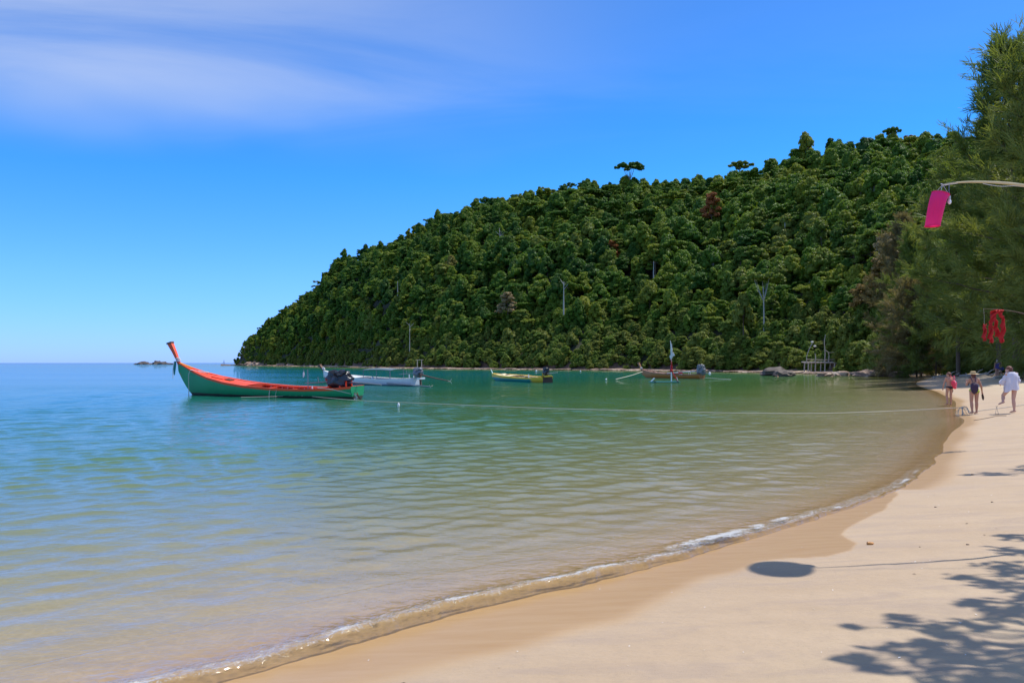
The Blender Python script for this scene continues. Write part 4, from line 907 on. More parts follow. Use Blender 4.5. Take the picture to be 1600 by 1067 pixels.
# long mooring rope: boat -> over the water -> beach
stn = Vector((*P2(559, 41.0), 0)); RP = [at(377, 620.5, .05), at(425, 619.5, .08), at(470, 618.2, .10), at(515, 621.8, .10), at(570, 626, .05), at(700, 631.5, .03), at(850, 637.5, .03), at(1000, 641.5, .03), at(1150, 645, .03), at(1280, 645.5, .05), at(1400, 641.5, .14), at(1500, 636.5, .28)]
rope('mooring_rope', RP, .013, 'long pale mooring rope from the green boat across the water to the beach')
rope('short_rope', [Vector((*P2(1004, 99.5), .75)), Vector((*P2(985, 94), .35)), Vector((*P2(962, 88), .05))], .035, 'short mooring rope slanting from the brown boat prow into the water')
rope('floating_rope', [Vector((*P2(1100, 92), .15)), Vector((*P2(1125, 90), .05)), Vector((*P2(1142, 89), .03))], .03, 'thin rope floating behind the brown boat')
def buoy(px, py, r_, h_, label):
    p = at(px, py, 0); mb = MB(); mb.ball((0, 0, h_*.45), (r_, r_, h_*.6), 10, 8); mb.tube([(0, 0, h_*.9), (0, 0, h_*1.25)], r_*.25, 6); o = mb.build('buoy', WHITE, None); o.location = p; tag(o, label, 'buoy')
buoy(623, 636, .055, .17, 'small white bottle float right of the green boat stern'); buoy(838, 580.6, .22, .3, 'white float on the water behind the motor of the yellow boat'); buoy(907, 580.5, .16, .22, 'tiny white float right of the yellow boat near the far shore'); buoy(947, 593.5, .10, .14, 'tiny white float left of the rope of the brown boat')

# flag raft in front of the brown boat
p = at(1038, 597.5, 0); rt = empty('flag_raft', (p.x, p.y, 0), .12); tag(rt, 'flat teal raft carrying a tall pole wrapped in white and red cloth', 'raft')
TEALP = mat('teal_paint', (.04, .26, .25), .5)
for k in range(5): MB().box((0, -.5+k*.25, .07), (2.75, .235, .06)).build('plank', TEALP, rt, False)
for x in (-1.1, 1.1): MB().tube([(x, -.62, .0), (x, .62, .0)], .13, 8).build('float_drum', mat('dark_drum', (.02, .06, .07), .5), rt)
MB().tube([(.68, 0, .05), (.68, 0, 2.2), (.62, 0, 3.9)], [.06, .05, .035], 8).build('pole', WHITE, rt)
def cloth(parent, name, pts, w_, matl, seed=0):
    r = random.Random(seed); mb = MB(); q = cr(pts, 6); rows = []
    for i, c in enumerate(q):
        ww = w_[min(int(i/len(q)*len(w_)), len(w_)-1)] if isinstance(w_, (list, tuple)) else w_
        rows.append([c+Vector((ww*(u-.5), .03*math.sin(u*7+i*.7), .02*math.sin(u*9+i))) for u in np.linspace(0, 1, 6)])
    mb.grid(rows); o = mb.build(name, matl, parent); m = o.modifiers.new('thickness', 'SOLIDIFY'); m.thickness = .012; return o
cloth(rt, 'white_flag', [(.58, -.04, 3.95), (.66, -.05, 3.5), (.70, -.05, 3.0), (.66, -.05, 2.5), (.62, -.05, 2.1)], [.06, .14, .18, .16, .30, .14], WCLOTH, 1)
cloth(rt, 'white_flag', [(.78, -.05, 2.85), (.86, -.06, 2.6), (.80, -.06, 2.45)], [.20, .26, .12], WCLOTH, 2)
cloth(rt, 'red_sash', [(.64, -.07, 2.2), (.66, -.07, 1.8), (.70, -.07, 1.4), (.66, -.08, 1.1)], [.08, .12, .18, .20], REDCLOTH, 3)
MB().ball((.66, -.03, 1.12), (.17, .14, .14)).build('knot', REDCLOTH, rt); MB().tube([(.72, -.03, 1.1), (1.0, -.03, .55), (1.32, 0, .12)], [.05, .045, .03], 6).build('brace', REDCLOTH, rt)
MB().tube([(.62, .02, 1.6), (.66, .02, .9)], .05, 6).build('pink_band', PINK, rt); MB().tube([(-1.35, -.1, .08), (-1.0, -.1, .42)], .06, 6).build('white_strut', WHITE, rt); MB().tube([(1.32, 0, .12), (1.2, 0, .5)], .03, 6).build('white_strut', WHITE, rt)

# driftwood platform on the far shore
D = 146; c = P2(1283, D); pf = empty('driftwood_platform', (c[0], c[1], .4), .03); tag(pf, 'grey driftwood platform on stilts with crooked posts on the far shore', 'platform')
u = D/F
for x in (-24, -13, 2, 17, 27):
    for y in (-.9, .9): MB().tube([(x*u, y, -.6), (x*u+.1, y, 1.5)], [.13, .10], 6).build('stilt', WOOD_GREY, pf)
for k in range(4): MB().tube([(-28*u, -.9+k*.6, 1.45+.05*k), (0, -.9+k*.6, 1.5), (28*u, -.9+k*.6, 1.42)], .12, 6).build('deck_pole', WOOD_GREY, pf)
for k in range(12): MB().tube([((-26+k*4.8)*u, -1.2, 1.62), ((-26+k*4.8)*u, 1.2, 1.64)], .07, 5).build('slat', WOOD_GREY, pf)
for x, h_ in ((-13, 3.2), (2, 4.0), (8, 3.4), (27, 3.3)): MB().tube([(x*u, -.9, 1.4), (x*u+.15, -.9, h_*.8), (x*u, -.9, h_)], [.09, .08, .05], 6).build('post', WOOD_GREY, pf)
MB().tube(cr([(-25*u, -.9, 1.3), (-26*u, -.9, 2.4), (-22*u, -.9, 3.9), (-17*u, -.9, 5.0), (-16*u, -.9, 5.3)], 5), .07, 6).build('curved_pole', WOOD_GREY, pf)
MB().tube(cr([(2*u, -.9, 1.4), (3.0*u, -.9, 3.5), (2*u, -.9, 5.2), (4*u, -.9, 6.6)], 5), [.10-.003*k for k in range(16)], 6).build('mast', WOOD_GREY, pf)
MB().tube([(2*u, -.9, 3.9), (9*u, -.9, 3.3), (17*u, -.9, 3.4), (27*u, -.9, 3.2)], .06, 6).build('rail', WOOD_GREY, pf); MB().tube([(-26*u, -.95, 2.1), (0, -.95, 2.0), (28*u, -.95, 2.1)], .07, 6).build('rail', WOOD_GREY, pf)
for x, z in ((-17, 5.25), (-13, 4.5)): MB().ball((x*u, -.9, z), (.28, .2, .18), 8, 6).build('hanging_shell', WCLOTH, pf)
# small frame hut on the left shore
D = 262; c = P2(655.5, D); fr = empty('bamboo_shelter', (c[0], c[1], .9), 0); tag(fr, 'small grey bamboo shelter under the trees above the white boat awning', 'shelter')
for x in (-.7, .7):
    for y in (-.5, .5): MB().tube([(x, y, -.8), (x, y, 1.9)], .08, 6).build('post', WOOD_GREY, fr)
for y in (-.5, .5): MB().tube([(-1.2, y, 1.9), (1.2, y, 1.95)], .08, 6).build('beam', WOOD_GREY, fr)
# sailing boat on the horizon
so = empty('sailing_boat', ((350-800)/F*2600, 2600, 0), .6); tag(so, 'tiny sailing boat with white sail on the horizon left of the headland', 'boat')
MB().grid([[Vector((x, -1.2*math.cos(x/5.2), .9)), Vector((x, 0, -.4)), Vector((x, 1.2*math.cos(x/5.2), .9))] for x in np.linspace(-5, 5, 8)]).build('hull', WHITE, so)
MB().add([(-3.6, 0, 1.6), (.3, .35, 1.6), (.3, .05, 13)], [(0, 1, 2)]).build('sail', WHITE, so); MB().add([(.6, 0, 1.4), (4.6, 0, 1.2), (.5, 0, 10.5)], [(0, 1, 2)]).build('jib', WHITE, so); MB().tube([(.4, 0, .5), (.4, 0, 13.5)], .12, 6).build('mast', WHITE, so)

# ------------------------------------------------------------------ casuarinas by the beach
def casuarina(seed, H, spread, nbr=58, low=.16, matl=NEEDLE, droop=0.0, dens=1.0, w_=.062):
    r = np.random.default_rng(seed); br = []; tb = MB()
    tp = [(.25*math.sin(k*.9+seed)*k/8, .25*math.cos(k*1.1)*k/8, H*.97*k/8) for k in range(9)]; tp[0] = (0, 0, -.8)
    tb.tube(tp, [.0105*H*(1-.105*k) for k in range(9)], 9)
    tpa = np.array(tp); base = []; dirs = []; lens = []
    lim = MB()
    for i in range(nbr):
        f = low+(0.98-low)*((i+.5)/nbr)**.95; z = f*H*.97; p = np.array([np.interp(z, tpa[:, 2], tpa[:, 0]), np.interp(z, tpa[:, 2], tpa[:, 1]), z])
        a = i*2.399+r.uniform(-.4, .4); prof = (1-((f-.30)/.75)**2)**.6 if f > .30 else .75+.25*f/.3
        Lb = spread*max(prof, .16)*r.uniform(.7, 1.15); Lb = max(Lb, spread*.34*(f > .7)); up = np.interp(f, [low, .5, .72, .9, 1], [.10-droop, .5, 1.3, 3.2, 5]); d = np.array([math.cos(a), math.sin(a), up]); d /= np.linalg.norm(d)
        n = 7; P = [p]
        for k in range(n): dd_ = d+np.array([0, 0, (.10-droop*.5)*k/n])+r.normal(size=3)*.07; dd_ /= np.linalg.norm(dd_); P.append(P[-1]+dd_*Lb/n)
        P = np.array(P); lim.tube([tuple(q) for q in P], [.05*(Lb/5+.3)*(1-.12*k) for k in range(n+1)], 5)
        ns = int((4+Lb*2.2)*dens)
        for q in range(ns):
            t = r.uniform(.25, 1.0)*n; k = min(int(t), n-1); b = P[k]+(P[k+1]-P[k])*(t-k); bd = P[k+1]-P[k]; bd /= np.linalg.norm(bd)
            sd = bd*.9+r.normal(size=3)*.65+np.array([0, 0, .35-droop]); sd /= np.linalg.norm(sd); sl = r.uniform(.7, 2.0)*(.6+.4*Lb/spread)
            for m in np.linspace(.1, 1, 5): base.append(b+sd*sl*m+r.normal(size=3)*.07); dirs.append(sd); lens.append(r.uniform(.45, .95))
    base = np.array(base); dirs = np.array(dirs); lens = np.array(lens); ns = 9
    B = np.repeat(base, ns, 0)+r.normal(size=(len(base)*ns, 3))*.12; Dn = np.repeat(dirs, ns, 0)+r.normal(size=(len(base)*ns, 3))*.30+np.array([0, 0, -.10-droop*.3]); Dn /= np.linalg.norm(Dn, axis=1, keepdims=True)
    Ln = np.repeat(lens, ns)*r.uniform(.6, 1.1, len(B)); sdv = np.cross(Dn, r.normal(size=B.shape)); sdv /= np.linalg.norm(sdv, axis=1, keepdims=True)
    tip = B+Dn*Ln[:, None]+np.array([0, 0, -.06]); V = np.stack([B-sdv*w_/2, B+sdv*w_/2, tip+sdv*w_*.22, tip-sdv*w_*.22], 1).reshape(-1, 3)
    me = mesh_np('crown', V, np.arange(len(V)).reshape(-1, 4)); me.materials.append(matl)
    return me, tb.mesh('trunk', BARK), lim.mesh('limbs', BARK)
CA = [casuarina(3, 27, 7.0, 72, .14), casuarina(8, 24, 6.2, 64, .12), casuarina(15, 11, 5.2, 34, .10, NEEDLE_B, .30, 1.3)]
def cas(i, px, D, sc, rz, label, z=None, matl=None, zs=1.0):
    x = (px-800)/F*D; z = gz(x, D) if z is None else z; c, t, l = CA[i]
    if matl: c = c.copy(); c.materials.clear(); c.materials.append(matl)
    ro = empty('casuarina_tree', (x, D, z), rz); ro.scale = (sc, sc, sc*zs); tag(ro, label, 'tree'); obj('trunk', t, ro); obj('limbs', l, ro); obj('crown', c, ro); return ro
print('casuarina quads', [len(c[0].polygons) for c in CA])
cas(0, 1668, 64, 1.10, .3, 'tallest feathery casuarina at the right edge, nearest to the women on the beach')
cas(1, 1588, 75, 1.27, 2.1, 'feathery casuarina with two spires against the sky, second from the right edge')
cas(0, 1560, 88, .98, 4.0, 'casuarina with spiky top just left of the two spired one')
cas(1, 1497, 95, 1.0, 1.1, 'broad casuarina whose trunk stands on the sand behind the women', zs=1.06)
cas(0, 1530, 104, .92, 5.0, 'casuarina behind the trunk on the sand, half hidden')
cas(1, 1430, 116, .84, 2.9, 'casuarina leaning out over the far end of the beach')
cas(0, 1412, 128, .80, .9, 'pale brownish casuarina standing left of the others', 3.0, NEEDLE_B)
cas(2, 1432, 107, 1.0, .5, 'low drooping brownish casuarina over the rocks at the end of the beach')
cas(2, 1462, 104, .85, 2.5, 'small brown casuarina bough tree hanging low behind the two men', None, NEEDLE)
cas(2, 1650, 60, .9, 1.5, 'low green casuarina at the right edge behind the red streamers', None, NEEDLE)
cas(2, 1560, 96, 1.0, 3.5, 'low dark casuarina behind the woman in the purple swimsuit', None, NEEDLE)
# broadleaf undergrowth behind the beach
rb = random.Random(3); LP_ = ['leftmost', 'second', 'third', 'fourth', 'fifth', 'sixth', 'seventh', 'eighth', 'ninth', 'tenth', 'eleventh', 'twelfth', 'thirteenth', 'fourteenth', 'fifteenth', 'sixteenth']
for k in range(16):
    px = 1375+k*20; D = 130-k*2.2+rb.uniform(-3, 3); x = (px-800)/F*D; i = rb.choice((0, 1, 2, 8)); s_ = rb.uniform(.50, .78); mt = LEAF_SHORE if k in (0, 1, 5, 9, 12, 13) else LEAF
    tree_thing('shore_bush', variant(i, mt) if mt is not LEAF else PROTO[i][0], PROTO[i][1], (x, D, gz(x, D)-4.6*s_), rb.uniform(0, 6), (s_, s_, s_), f'{"olive" if mt is LEAF_SHORE else "dark green"} leafy bush at the back of the beach, {LP_[k]} from the left', 'bush')
for k in range(8):
    px = 1480+k*30; D = 99-k*3.0; x = (px-800)/F*D; s_ = .36+.05*(k % 3); 
    tree_thing('shore_bush', PROTO[(0, 1, 8)[k % 3]][0], PROTO[(0, 1, 8)[k % 3]][1], (x+3, D+4, gz(x+3, D+4)-6.5*s_), k, (s_, s_, s_), f'low shaded bush above the leaf litter bank, {LP_[k]} from the left', 'bush')

# driftwood, roots and litter under the trees
DW = mat('brown_driftwood', (0.16, 0.11, 0.08), .9, var=.4, vs=3); rd = random.Random(12)
for k, (px, D, ln, lab) in enumerate(((1478, 92, 3.0, 'grey fallen branch beside the trunk on the sand'), (1508, 90, 4.2, 'dark twisted driftwood branch right of the trunk'), (1520, 86, 2.6, 'pale driftwood stick on the leaf bank behind the hat woman'), (1536, 84, 3.4, 'long driftwood pole on the slope behind the hat woman'), (1583, 66, 3.6, 'fallen branch on the slope behind the woman in white'), (1595, 70, 2.8, 'pale branch at the right edge behind the woman in white'), (1398, 124, 4.5, 'big grey driftwood log on the rocks left of the two men'), (1372, 128, 3.6, 'driftwood log on the rocks at the left end of the beach'))):
    x = (px-800)/F*D; z = gz(x, D); a = rd.uniform(-.4, .4); mb = MB(); pts = [(-ln/2*math.cos(a), -ln/2*math.sin(a), .05), (0, 0, .22), (ln/4, .1, .16), (ln/2*math.cos(a), ln/2*math.sin(a), .3+rd.uniform(0, .4))]
    mb.tube(cr(pts, 4), [.13-.007*i for i in range(13)], 6); mb.tube([(ln*.1, 0, .2), (ln*.2, -.2, .6), (ln*.35, -.3, .8)], [.06, .05, .02], 5); mb.tube([(-ln*.2, 0, .1), (-ln*.25, .3, .4)], [.06, .02], 5)
    o = mb.build('driftwood', DW if k in (1, 6, 7) else WOOD_GREY); o.location = (x, D, z); tag(o, lab, 'driftwood')
lv = []; 
rg_ = np.random.default_rng(4)
def scatter_flakes(name, n, xr, yr, cond, size, matl, label, cat, zoff=.004, flat=.25):
    P = np.stack([rg_.uniform(*xr, n), rg_.uniform(*yr, n)], 1); s_ = sdist(P); k = cond(P, s_); P = P[k]; z = ground_z(P, s_[k]); m = len(P)
    nn = np.stack([rg_.normal(size=m)*flat, rg_.normal(size=m)*flat, np.ones(m)], 1); V, Fq = leaf_quads(np.stack([P[:, 0], P[:, 1], z+zoff+size*.12], 1), nn, size, rg_, 1.5)
    me = mesh_np(name, V, Fq); me.materials.append(matl); tag(obj(name, me), label, cat, kind='stuff')
LITM = leaf_mat('dead_leaves', [(0.1, (.09, .05, .03)), (.9, (.30, .19, .10))], transl=.05)
scatter_flakes('leaf_litter', 16000, (35, 85), (48, 118), lambda P, s_: (s_ > 6.5+2*(vnoise(P[:, 0]*.3, P[:, 1]*.3, 9)-.5)) & (s_ < 22), .17, LITM, 'brown dead leaves covering the bank under the trees', 'leaf litter', .01, .6)
scatter_flakes('leaf_litter', 1600, (2, 22), (6, 36), lambda P, s_: (s_ > .9) & (s_ < 9) & (rg_.random(len(P)) < np.clip((s_-.6)/4, .08, 1)), .020, LITM, 'scattered small dead leaves and bark bits on the near sand', 'leaf litter')
SHELL = mat('shell_white', (.72, .68, .62), .6)
scatter_flakes('shell_bits', 1500, (-3, 18), (2.5, 32), lambda P, s_: (s_ > .15) & (s_ < 5), .011, SHELL, 'small white shell fragments strewn on the near sand', 'shells')
# wood and shell one can pick out
p = at(1355, 842, .12); mb = MB(); mb.ball((0, 0, .012), (.034, .022, .016), 10, 6, None, lambda q: 1+.2*math.sin(q.x*9)); mb.ball((.03, .012, .01), (.018, .014, .012), 8, 5); o = mb.build('shell', mat('orange_shell', (.55, .25, .06), .5)); o.location = (p.x, p.y, gz(p.x, p.y)); tag(o, 'small orange brown shell on the sand right of the wet tongue', 'shell')
p = at(632, 1063, .06); mb = MB(); mb.tube([(-.014, 0, .003), (.003, .003, .006), (.015, .002, .003)], [.001, .003, .001], 6); o = mb.build('twig', DW); o.location = (p.x, p.y, gz(p.x, p.y)); tag(o, 'tiny dark twig on the wet sand at the bottom edge', 'twig')
for px, py, s_, lab in ((1458, 767, .03, 'dark curled bark chip on the sand below the women'), (1546, 764, .03, 'dark bark chip on the sand near the right edge'), (1507, 829, .03, 'small dark seed pod on the sand at the right'), (1516, 722, .05, 'brown dead leaf on the sand in front of the woman in white'), (1433, 829, .015, 'tiny dark bark crumb right of the wet tongue')):
    p = at(px, py, .25); mb = MB(); s_ *= .55; mb.ball((0, 0, s_*.25), (s_, s_*.5, s_*.35), 8, 5, None, lambda q: 1+.3*math.sin(q.x*7+q.y*5)); o = mb.build('bark_chip', DW); o.location = (p.x, p.y, gz(p.x, p.y)); tag(o, lab, 'bark')

# ------------------------------------------------------------------ the pink lantern on its bamboo pole
BAMB = mat('bamboo', (.55, .47, .27), .5, var=.2, vs=10); PINKL = mat('pink_lantern_cloth', (.92, .04, .27), .65, var=.06, trans=.5)
D = 7.7
def q11(px, py, D=7.7): return at_d(px, py, D)
pl = [q11(1752, 560), q11(1740, 430), q11(1700, 335), q11(1655, 300), q11(1600, 288), q11(1560, 284), q11(1520, 283), q11(1490, 285), q11(1476, 287.5)]
ro = empty('bamboo_pole', (pl[0].x, pl[0].y, gz(pl[0].x, pl[0].y))); tag(ro, 'thin bamboo pole arching in from the right with pink lantern and bulb', 'pole')
pts = cr([Vector((pl[0].x+.05, pl[0].y, ro.location.z-.4))]+pl, 8); pts = [p-ro.location for p in pts]
MB().tube(pts, [.028-.0235*(i/(len(pts)-1)) for i in range(len(pts))], 8).build('pole', BAMB, ro)
for f in (.62, .70, .77, .83, .88, .93): 
    k = int(f*(len(pts)-1)); MB().tube([pts[k]-(pts[k+1]-pts[k])*.02, pts[k]+(pts[k+1]-pts[k])*.06], .0105-.0056*f, 8).build('joint', IRON, ro)
wp_ = [q11(1540, 285.5), q11(1552, 288), q11(1570, 290), q11(1590, 289.3), q11(1615, 292)]
MB().tube([p-ro.location for p in cr(wp_, 5)], .003, 5).build('wire', WHITE, ro); wp_ = [q11(1474, 286), q11(1480, 288), q11(1487, 286.5), q11(1500, 284.8)]
MB().tube([p-ro.location for p in cr(wp_, 4)], .0055, 5).build('wire', WHITE, ro)
bl = empty('hanging_bulb', q11(1487, 288)); tag(bl, 'white light bulb hanging on a grey cord under the pole tip', 'light bulb')
MB().tube([(0, 0, .014), (-.003, 0, -.055), (.002, 0, -.11)], .004, 6).build('cord', STEEL, bl); MB().tube([(0, 0, -.105), (0, 0, -.143)], .012, 10).build('socket', mat('grey_plastic_socket', (.5, .5, .52), .4), bl); MB().ball((0, 0, -.164), (.017, .017, .025), 12, 8).build('bulb', mat('frosted_bulb', (.85, .85, .85), .25), bl)
def lantern(loc, label, mat_, Lh=.315, rt_=.075, rb_=.068, bendx=-.085, nf=40, seed=0, rot=0):
    ln = empty('cloth_lantern', loc, rot); tag(ln, label, 'lantern'); rows = []; n = 14
    for i in range(n+1):
        t = i/n; cx_ = bendx*(t**.75)*1.0; wr = math.sin(math.pi*t); rad = rt_+(rb_-rt_)*t; row = []
        for k in range(nf+1):
            a = 2*math.pi*k/nf; f = 1-.46*wr*math.exp(-((math.sin((a-1.1)/2))**2)*14)-.34*wr*math.exp(-((math.sin((a+2.2)/2))**2)*10)+.035*wr*math.sin(a*5+t*3+seed)
            row.append(Vector((cx_+rad*f*math.cos(a), rad*f*math.sin(a), -Lh*t-.02*math.cos(a)*(1-t)-.0*t)))
        rows.append(row)
    mb = MB(); mb.grid(rows); mb.build('cloth_tube', mat_, ln)
    MB().tube(rows[0], .006, 5, False).build('hoop', mat_, ln); MB().tube(rows[-1], .006, 5, False).build('hoop', mat_, ln)
    for a in (0, 2.1, 4.2): MB().tube([(rt_*math.cos(a), rt_*math.sin(a), 0), (.02, 0, .088)], .002, 4).build('string', WHITE, ln)
    return ln
pt = q11(1473.5, 301.5); lantern(pt, 'bright pink cloth tube lantern hanging from the tip of the bamboo pole', PINKL)

# red streamers hanging at the tree edge
D = 17.0; tt = at_d(1566, 487, D); rs = empty('red_streamers', tt); tag(rs, 'long red cloth streamers looped over a thin branch before the dark trees', 'streamers')
def rp(px, py, dy=0): v = at_d(px, py, D)-tt; v.y += dy; return v
cloth(rs, 'streamer', [rp(1565, 486), rp(1558, 486), rp(1553, 493), rp(1550, 503), rp(1549, 512)], [0.160, 0.192, 0.128, 0.096, 0.064], REDCLOTH, 1); cloth(rs, 'streamer', [rp(1549, 508), rp(1548, 518), rp(1548, 528), rp(1549, 535)], [0.064, 0.096, 0.104, 0.080], REDCLOTH, 2)
cloth(rs, 'streamer', [rp(1564, 487), rp(1567, 498), rp(1568, 510), rp(1566, 522), rp(1565, 535)], [0.080, 0.056, 0.096, 0.112, 0.096], REDCLOTH, 3); cloth(rs, 'streamer', [rp(1559, 490, .1), rp(1561, 505, .1), rp(1562, 515, .1), rp(1563, 526, .1)], [0.048, 0.064, 0.112, 0.096], REDCLOTH, 4)
cloth(rs, 'streamer', [rp(1540, 507), rp(1539, 517), rp(1538, 527), rp(1538.5, 532)], [0.056, 0.072, 0.080, 0.056], REDCLOTH, 5)
sp_ = empty('slanting_branch', at_d(1700, 560, D)); sp_.location.z = gz(sp_.location.x, D)-.2; tag(sp_, 'thin grey branch pole holding the red streamers at the right edge', 'pole')
q_ = cr([sp_.location.copy(), at_d(1690, 540, D), at_d(1640, 506, D), at_d(1600, 490, D), at_d(1566, 484, D), at_d(1538, 482.5, D)], 6); MB().tube([p-sp_.location for p in q_], [.016-.012*i/(len(q_)-1) for i in range(len(q_))], 6).build('pole', DW, sp_)
k_ = q_[-1]-sp_.location; MB().tube([k_+Vector((0, 0, .01)), k_+Vector((.01, 0, -.15)), k_+Vector((.01, 0, -.33))], .003, 4).build('string', WOOD_GREY, sp_)

# ------------------------------------------------------------------ outside the frame, casting the shadows on the near sand
def caster(px, py, z, gzv=None):
    p = at(px, py, .2)
    for _ in range(4): p = at(px, py, gz(p.x, p.y))
    k = (z-gz(p.x, p.y))/SD.z; return p+SD*k
lc = caster(1216, 886, 6.2); l2 = empty('paper_lantern', lc); tag(l2, 'larger violet paper lantern above the top edge of the picture', 'lantern')
mb = MB(); mb.ball((0, 0, 0), (.245, .33, .20), 28, 22, None, lambda q: 1+.025*math.cos(q.z*30)); mb.build('shade', mat('violet_lantern_paper', (.35, .05, .5), .7), l2); MB().tube([(0, 0, .19), (0, 0, .26)], .05, 8).build('collar', WHITE, l2)
lg = []; ot = empty('overhanging_tree', (12.2, 6.5, gz(12.2, 6.5)-.2)); tag(ot, 'broadleaf tree beyond the right edge shading the near sand', 'tree')
SHB = [(1330, 1030, .13), (1365, 1040, .16), (1410, 965, .13), (1440, 975, .20), (1470, 1000, .26), (1400, 1012, .20), (1430, 1010, .20), (1500, 985, .22), (1530, 1025, .28), (1560, 1035, .26), (1590, 1010, .24), (1490, 1030, .14), (1480, 1060, .18), (1555, 1062, .18), (1590, 1055, .22), (1450, 1035, .16), (1550, 960, .10), (1520, 973, .14),
       (1520, 941, .14), (1550, 943, .20), (1575, 938, .16), (1600, 958, .20), (1570, 915, .24), (1595, 920, .26), (1550, 908, .14), (1490, 899, .10), (1510, 901, .09), (1560, 883, .20), (1590, 886, .24), (1565, 858, .18), (1595, 862, .18), (1590, 838, .20), (1570, 836, .10), (1600, 900, .22), (1640, 900, .35), (1660, 950, .40), (1700, 1010, .40), (1720, 900, .4),
       (1510, 741, .12), (1535, 738, .16), (1560, 740, .20), (1590, 733, .20), (1610, 728, .3), (1545, 741, .14), (1650, 735, .5), (1328, 975, .05), (1345, 1025, .08)]
VV = []; NN = []; br_ = MB(); rr2 = np.random.default_rng(6); hubs = {}
org = ot.location
for (px, py, rad) in SHB:
    zt = 6.3+(.9 if py < 800 else 0)+rr2.uniform(-.3, .3); c = np.array(caster(px, py, zt)); m = int(6+rad*80)
    q = rr2.normal(size=(m, 3)); q /= np.linalg.norm(q, axis=1, keepdims=True); q *= rad*rr2.uniform(.0, 1, (m, 1))**.5*np.array([1.0, 1.25, .5]); VV.append(c+q-np.array(org)); NN.append(rr2.normal(size=(m, 3))*.35+np.array([.3, 0, 1]))
    key = 'far' if py < 800 else ('a' if py < 930 else 'b'); h0 = hubs.setdefault(key, Vector({'far': caster(1680, 735, 7.5), 'a': caster(1720, 880, 6.4), 'b': caster(1760, 1000, 6.4)}[key])); rad *= .74
    mid = (Vector(c)+h0)*.5+Vector((0, 0, -.05)); br_.tube([h0-org, mid-org, Vector(c)-org], [.022, .014, .006], 5)
br_.tube([hubs['a']-org, lc-org+Vector((0, 0, .26))], [.006, .003], 5)
for h0 in hubs.values(): br_.tube([Vector((0, 0, 4.2)), (h0-org)*.5+Vector((0, 0, 2.6)), h0-org], [.14, .09, .04], 7)
V, Fq = leaf_quads(np.concatenate(VV), np.concatenate(NN), .085, rr2, 1.6); me = mesh_np('crown', V, Fq); me.materials.append(LEAF); obj('crown', me, ot); br_.build('branches', BARK, ot)
MB().tube([(0, 0, -.5), (.1, 0, 2), (0, 0, 4.3)], [.24, .18, .14], 9).build('trunk', BARK, ot)

# ------------------------------------------------------------------ people
def skinmat(n, c): return mat(n, c, .55, var=.08, vs=8, spec=.35)
SK1 = skinmat('tanned_skin', (.52, .27, .17)); SK2 = skinmat('fair_skin', (.62, .36, .26)); SK3 = skinmat('warm_skin', (.50, .25, .16))
def realise(mb, voxel, smooth_n=4):
    me = bpy.data.meshes.new('tmp'); me.from_pydata(mb.v, [], mb.f); o = bpy.data.objects.new('tmp', me); C.objects.link(o)
    m = o.modifiers.new('r', 'REMESH'); m.mode = 'VOXEL'; m.voxel_size = voxel; m.use_smooth_shade = True
    if smooth_n: q = o.modifiers.new('s', 'SMOOTH'); q.factor = .5; q.iterations = smooth_n
    dg = bpy.context.evaluated_depsgraph_get(); out = bpy.data.meshes.new_from_object(o.evaluated_get(dg)); bpy.data.objects.remove(o); bpy.data.meshes.remove(me)
    for p in out.polygons: p.use_smooth = True
    return out
DEF = dict(head=(0, .01, 1.53), neck=(0, 0, 1.40), chest=(0, 0, 1.24), waist=(0, 0, 1.07), hips=(0, -.01, .92), shL=(-.165, 0, 1.34), shR=(.165, 0, 1.34), elL=(-.235, -.02, 1.08), elR=(.235, -.02, 1.08), haL=(-.25, .05, .84), haR=(.25, .05, .84),
           knL=(-.095, .03, .48), knR=(.095, .03, .48), anL=(-.09, -.01, .085), anR=(.09, -.01, .085), toL=(-.10, .15, .03), toR=(.10, .15, .03))
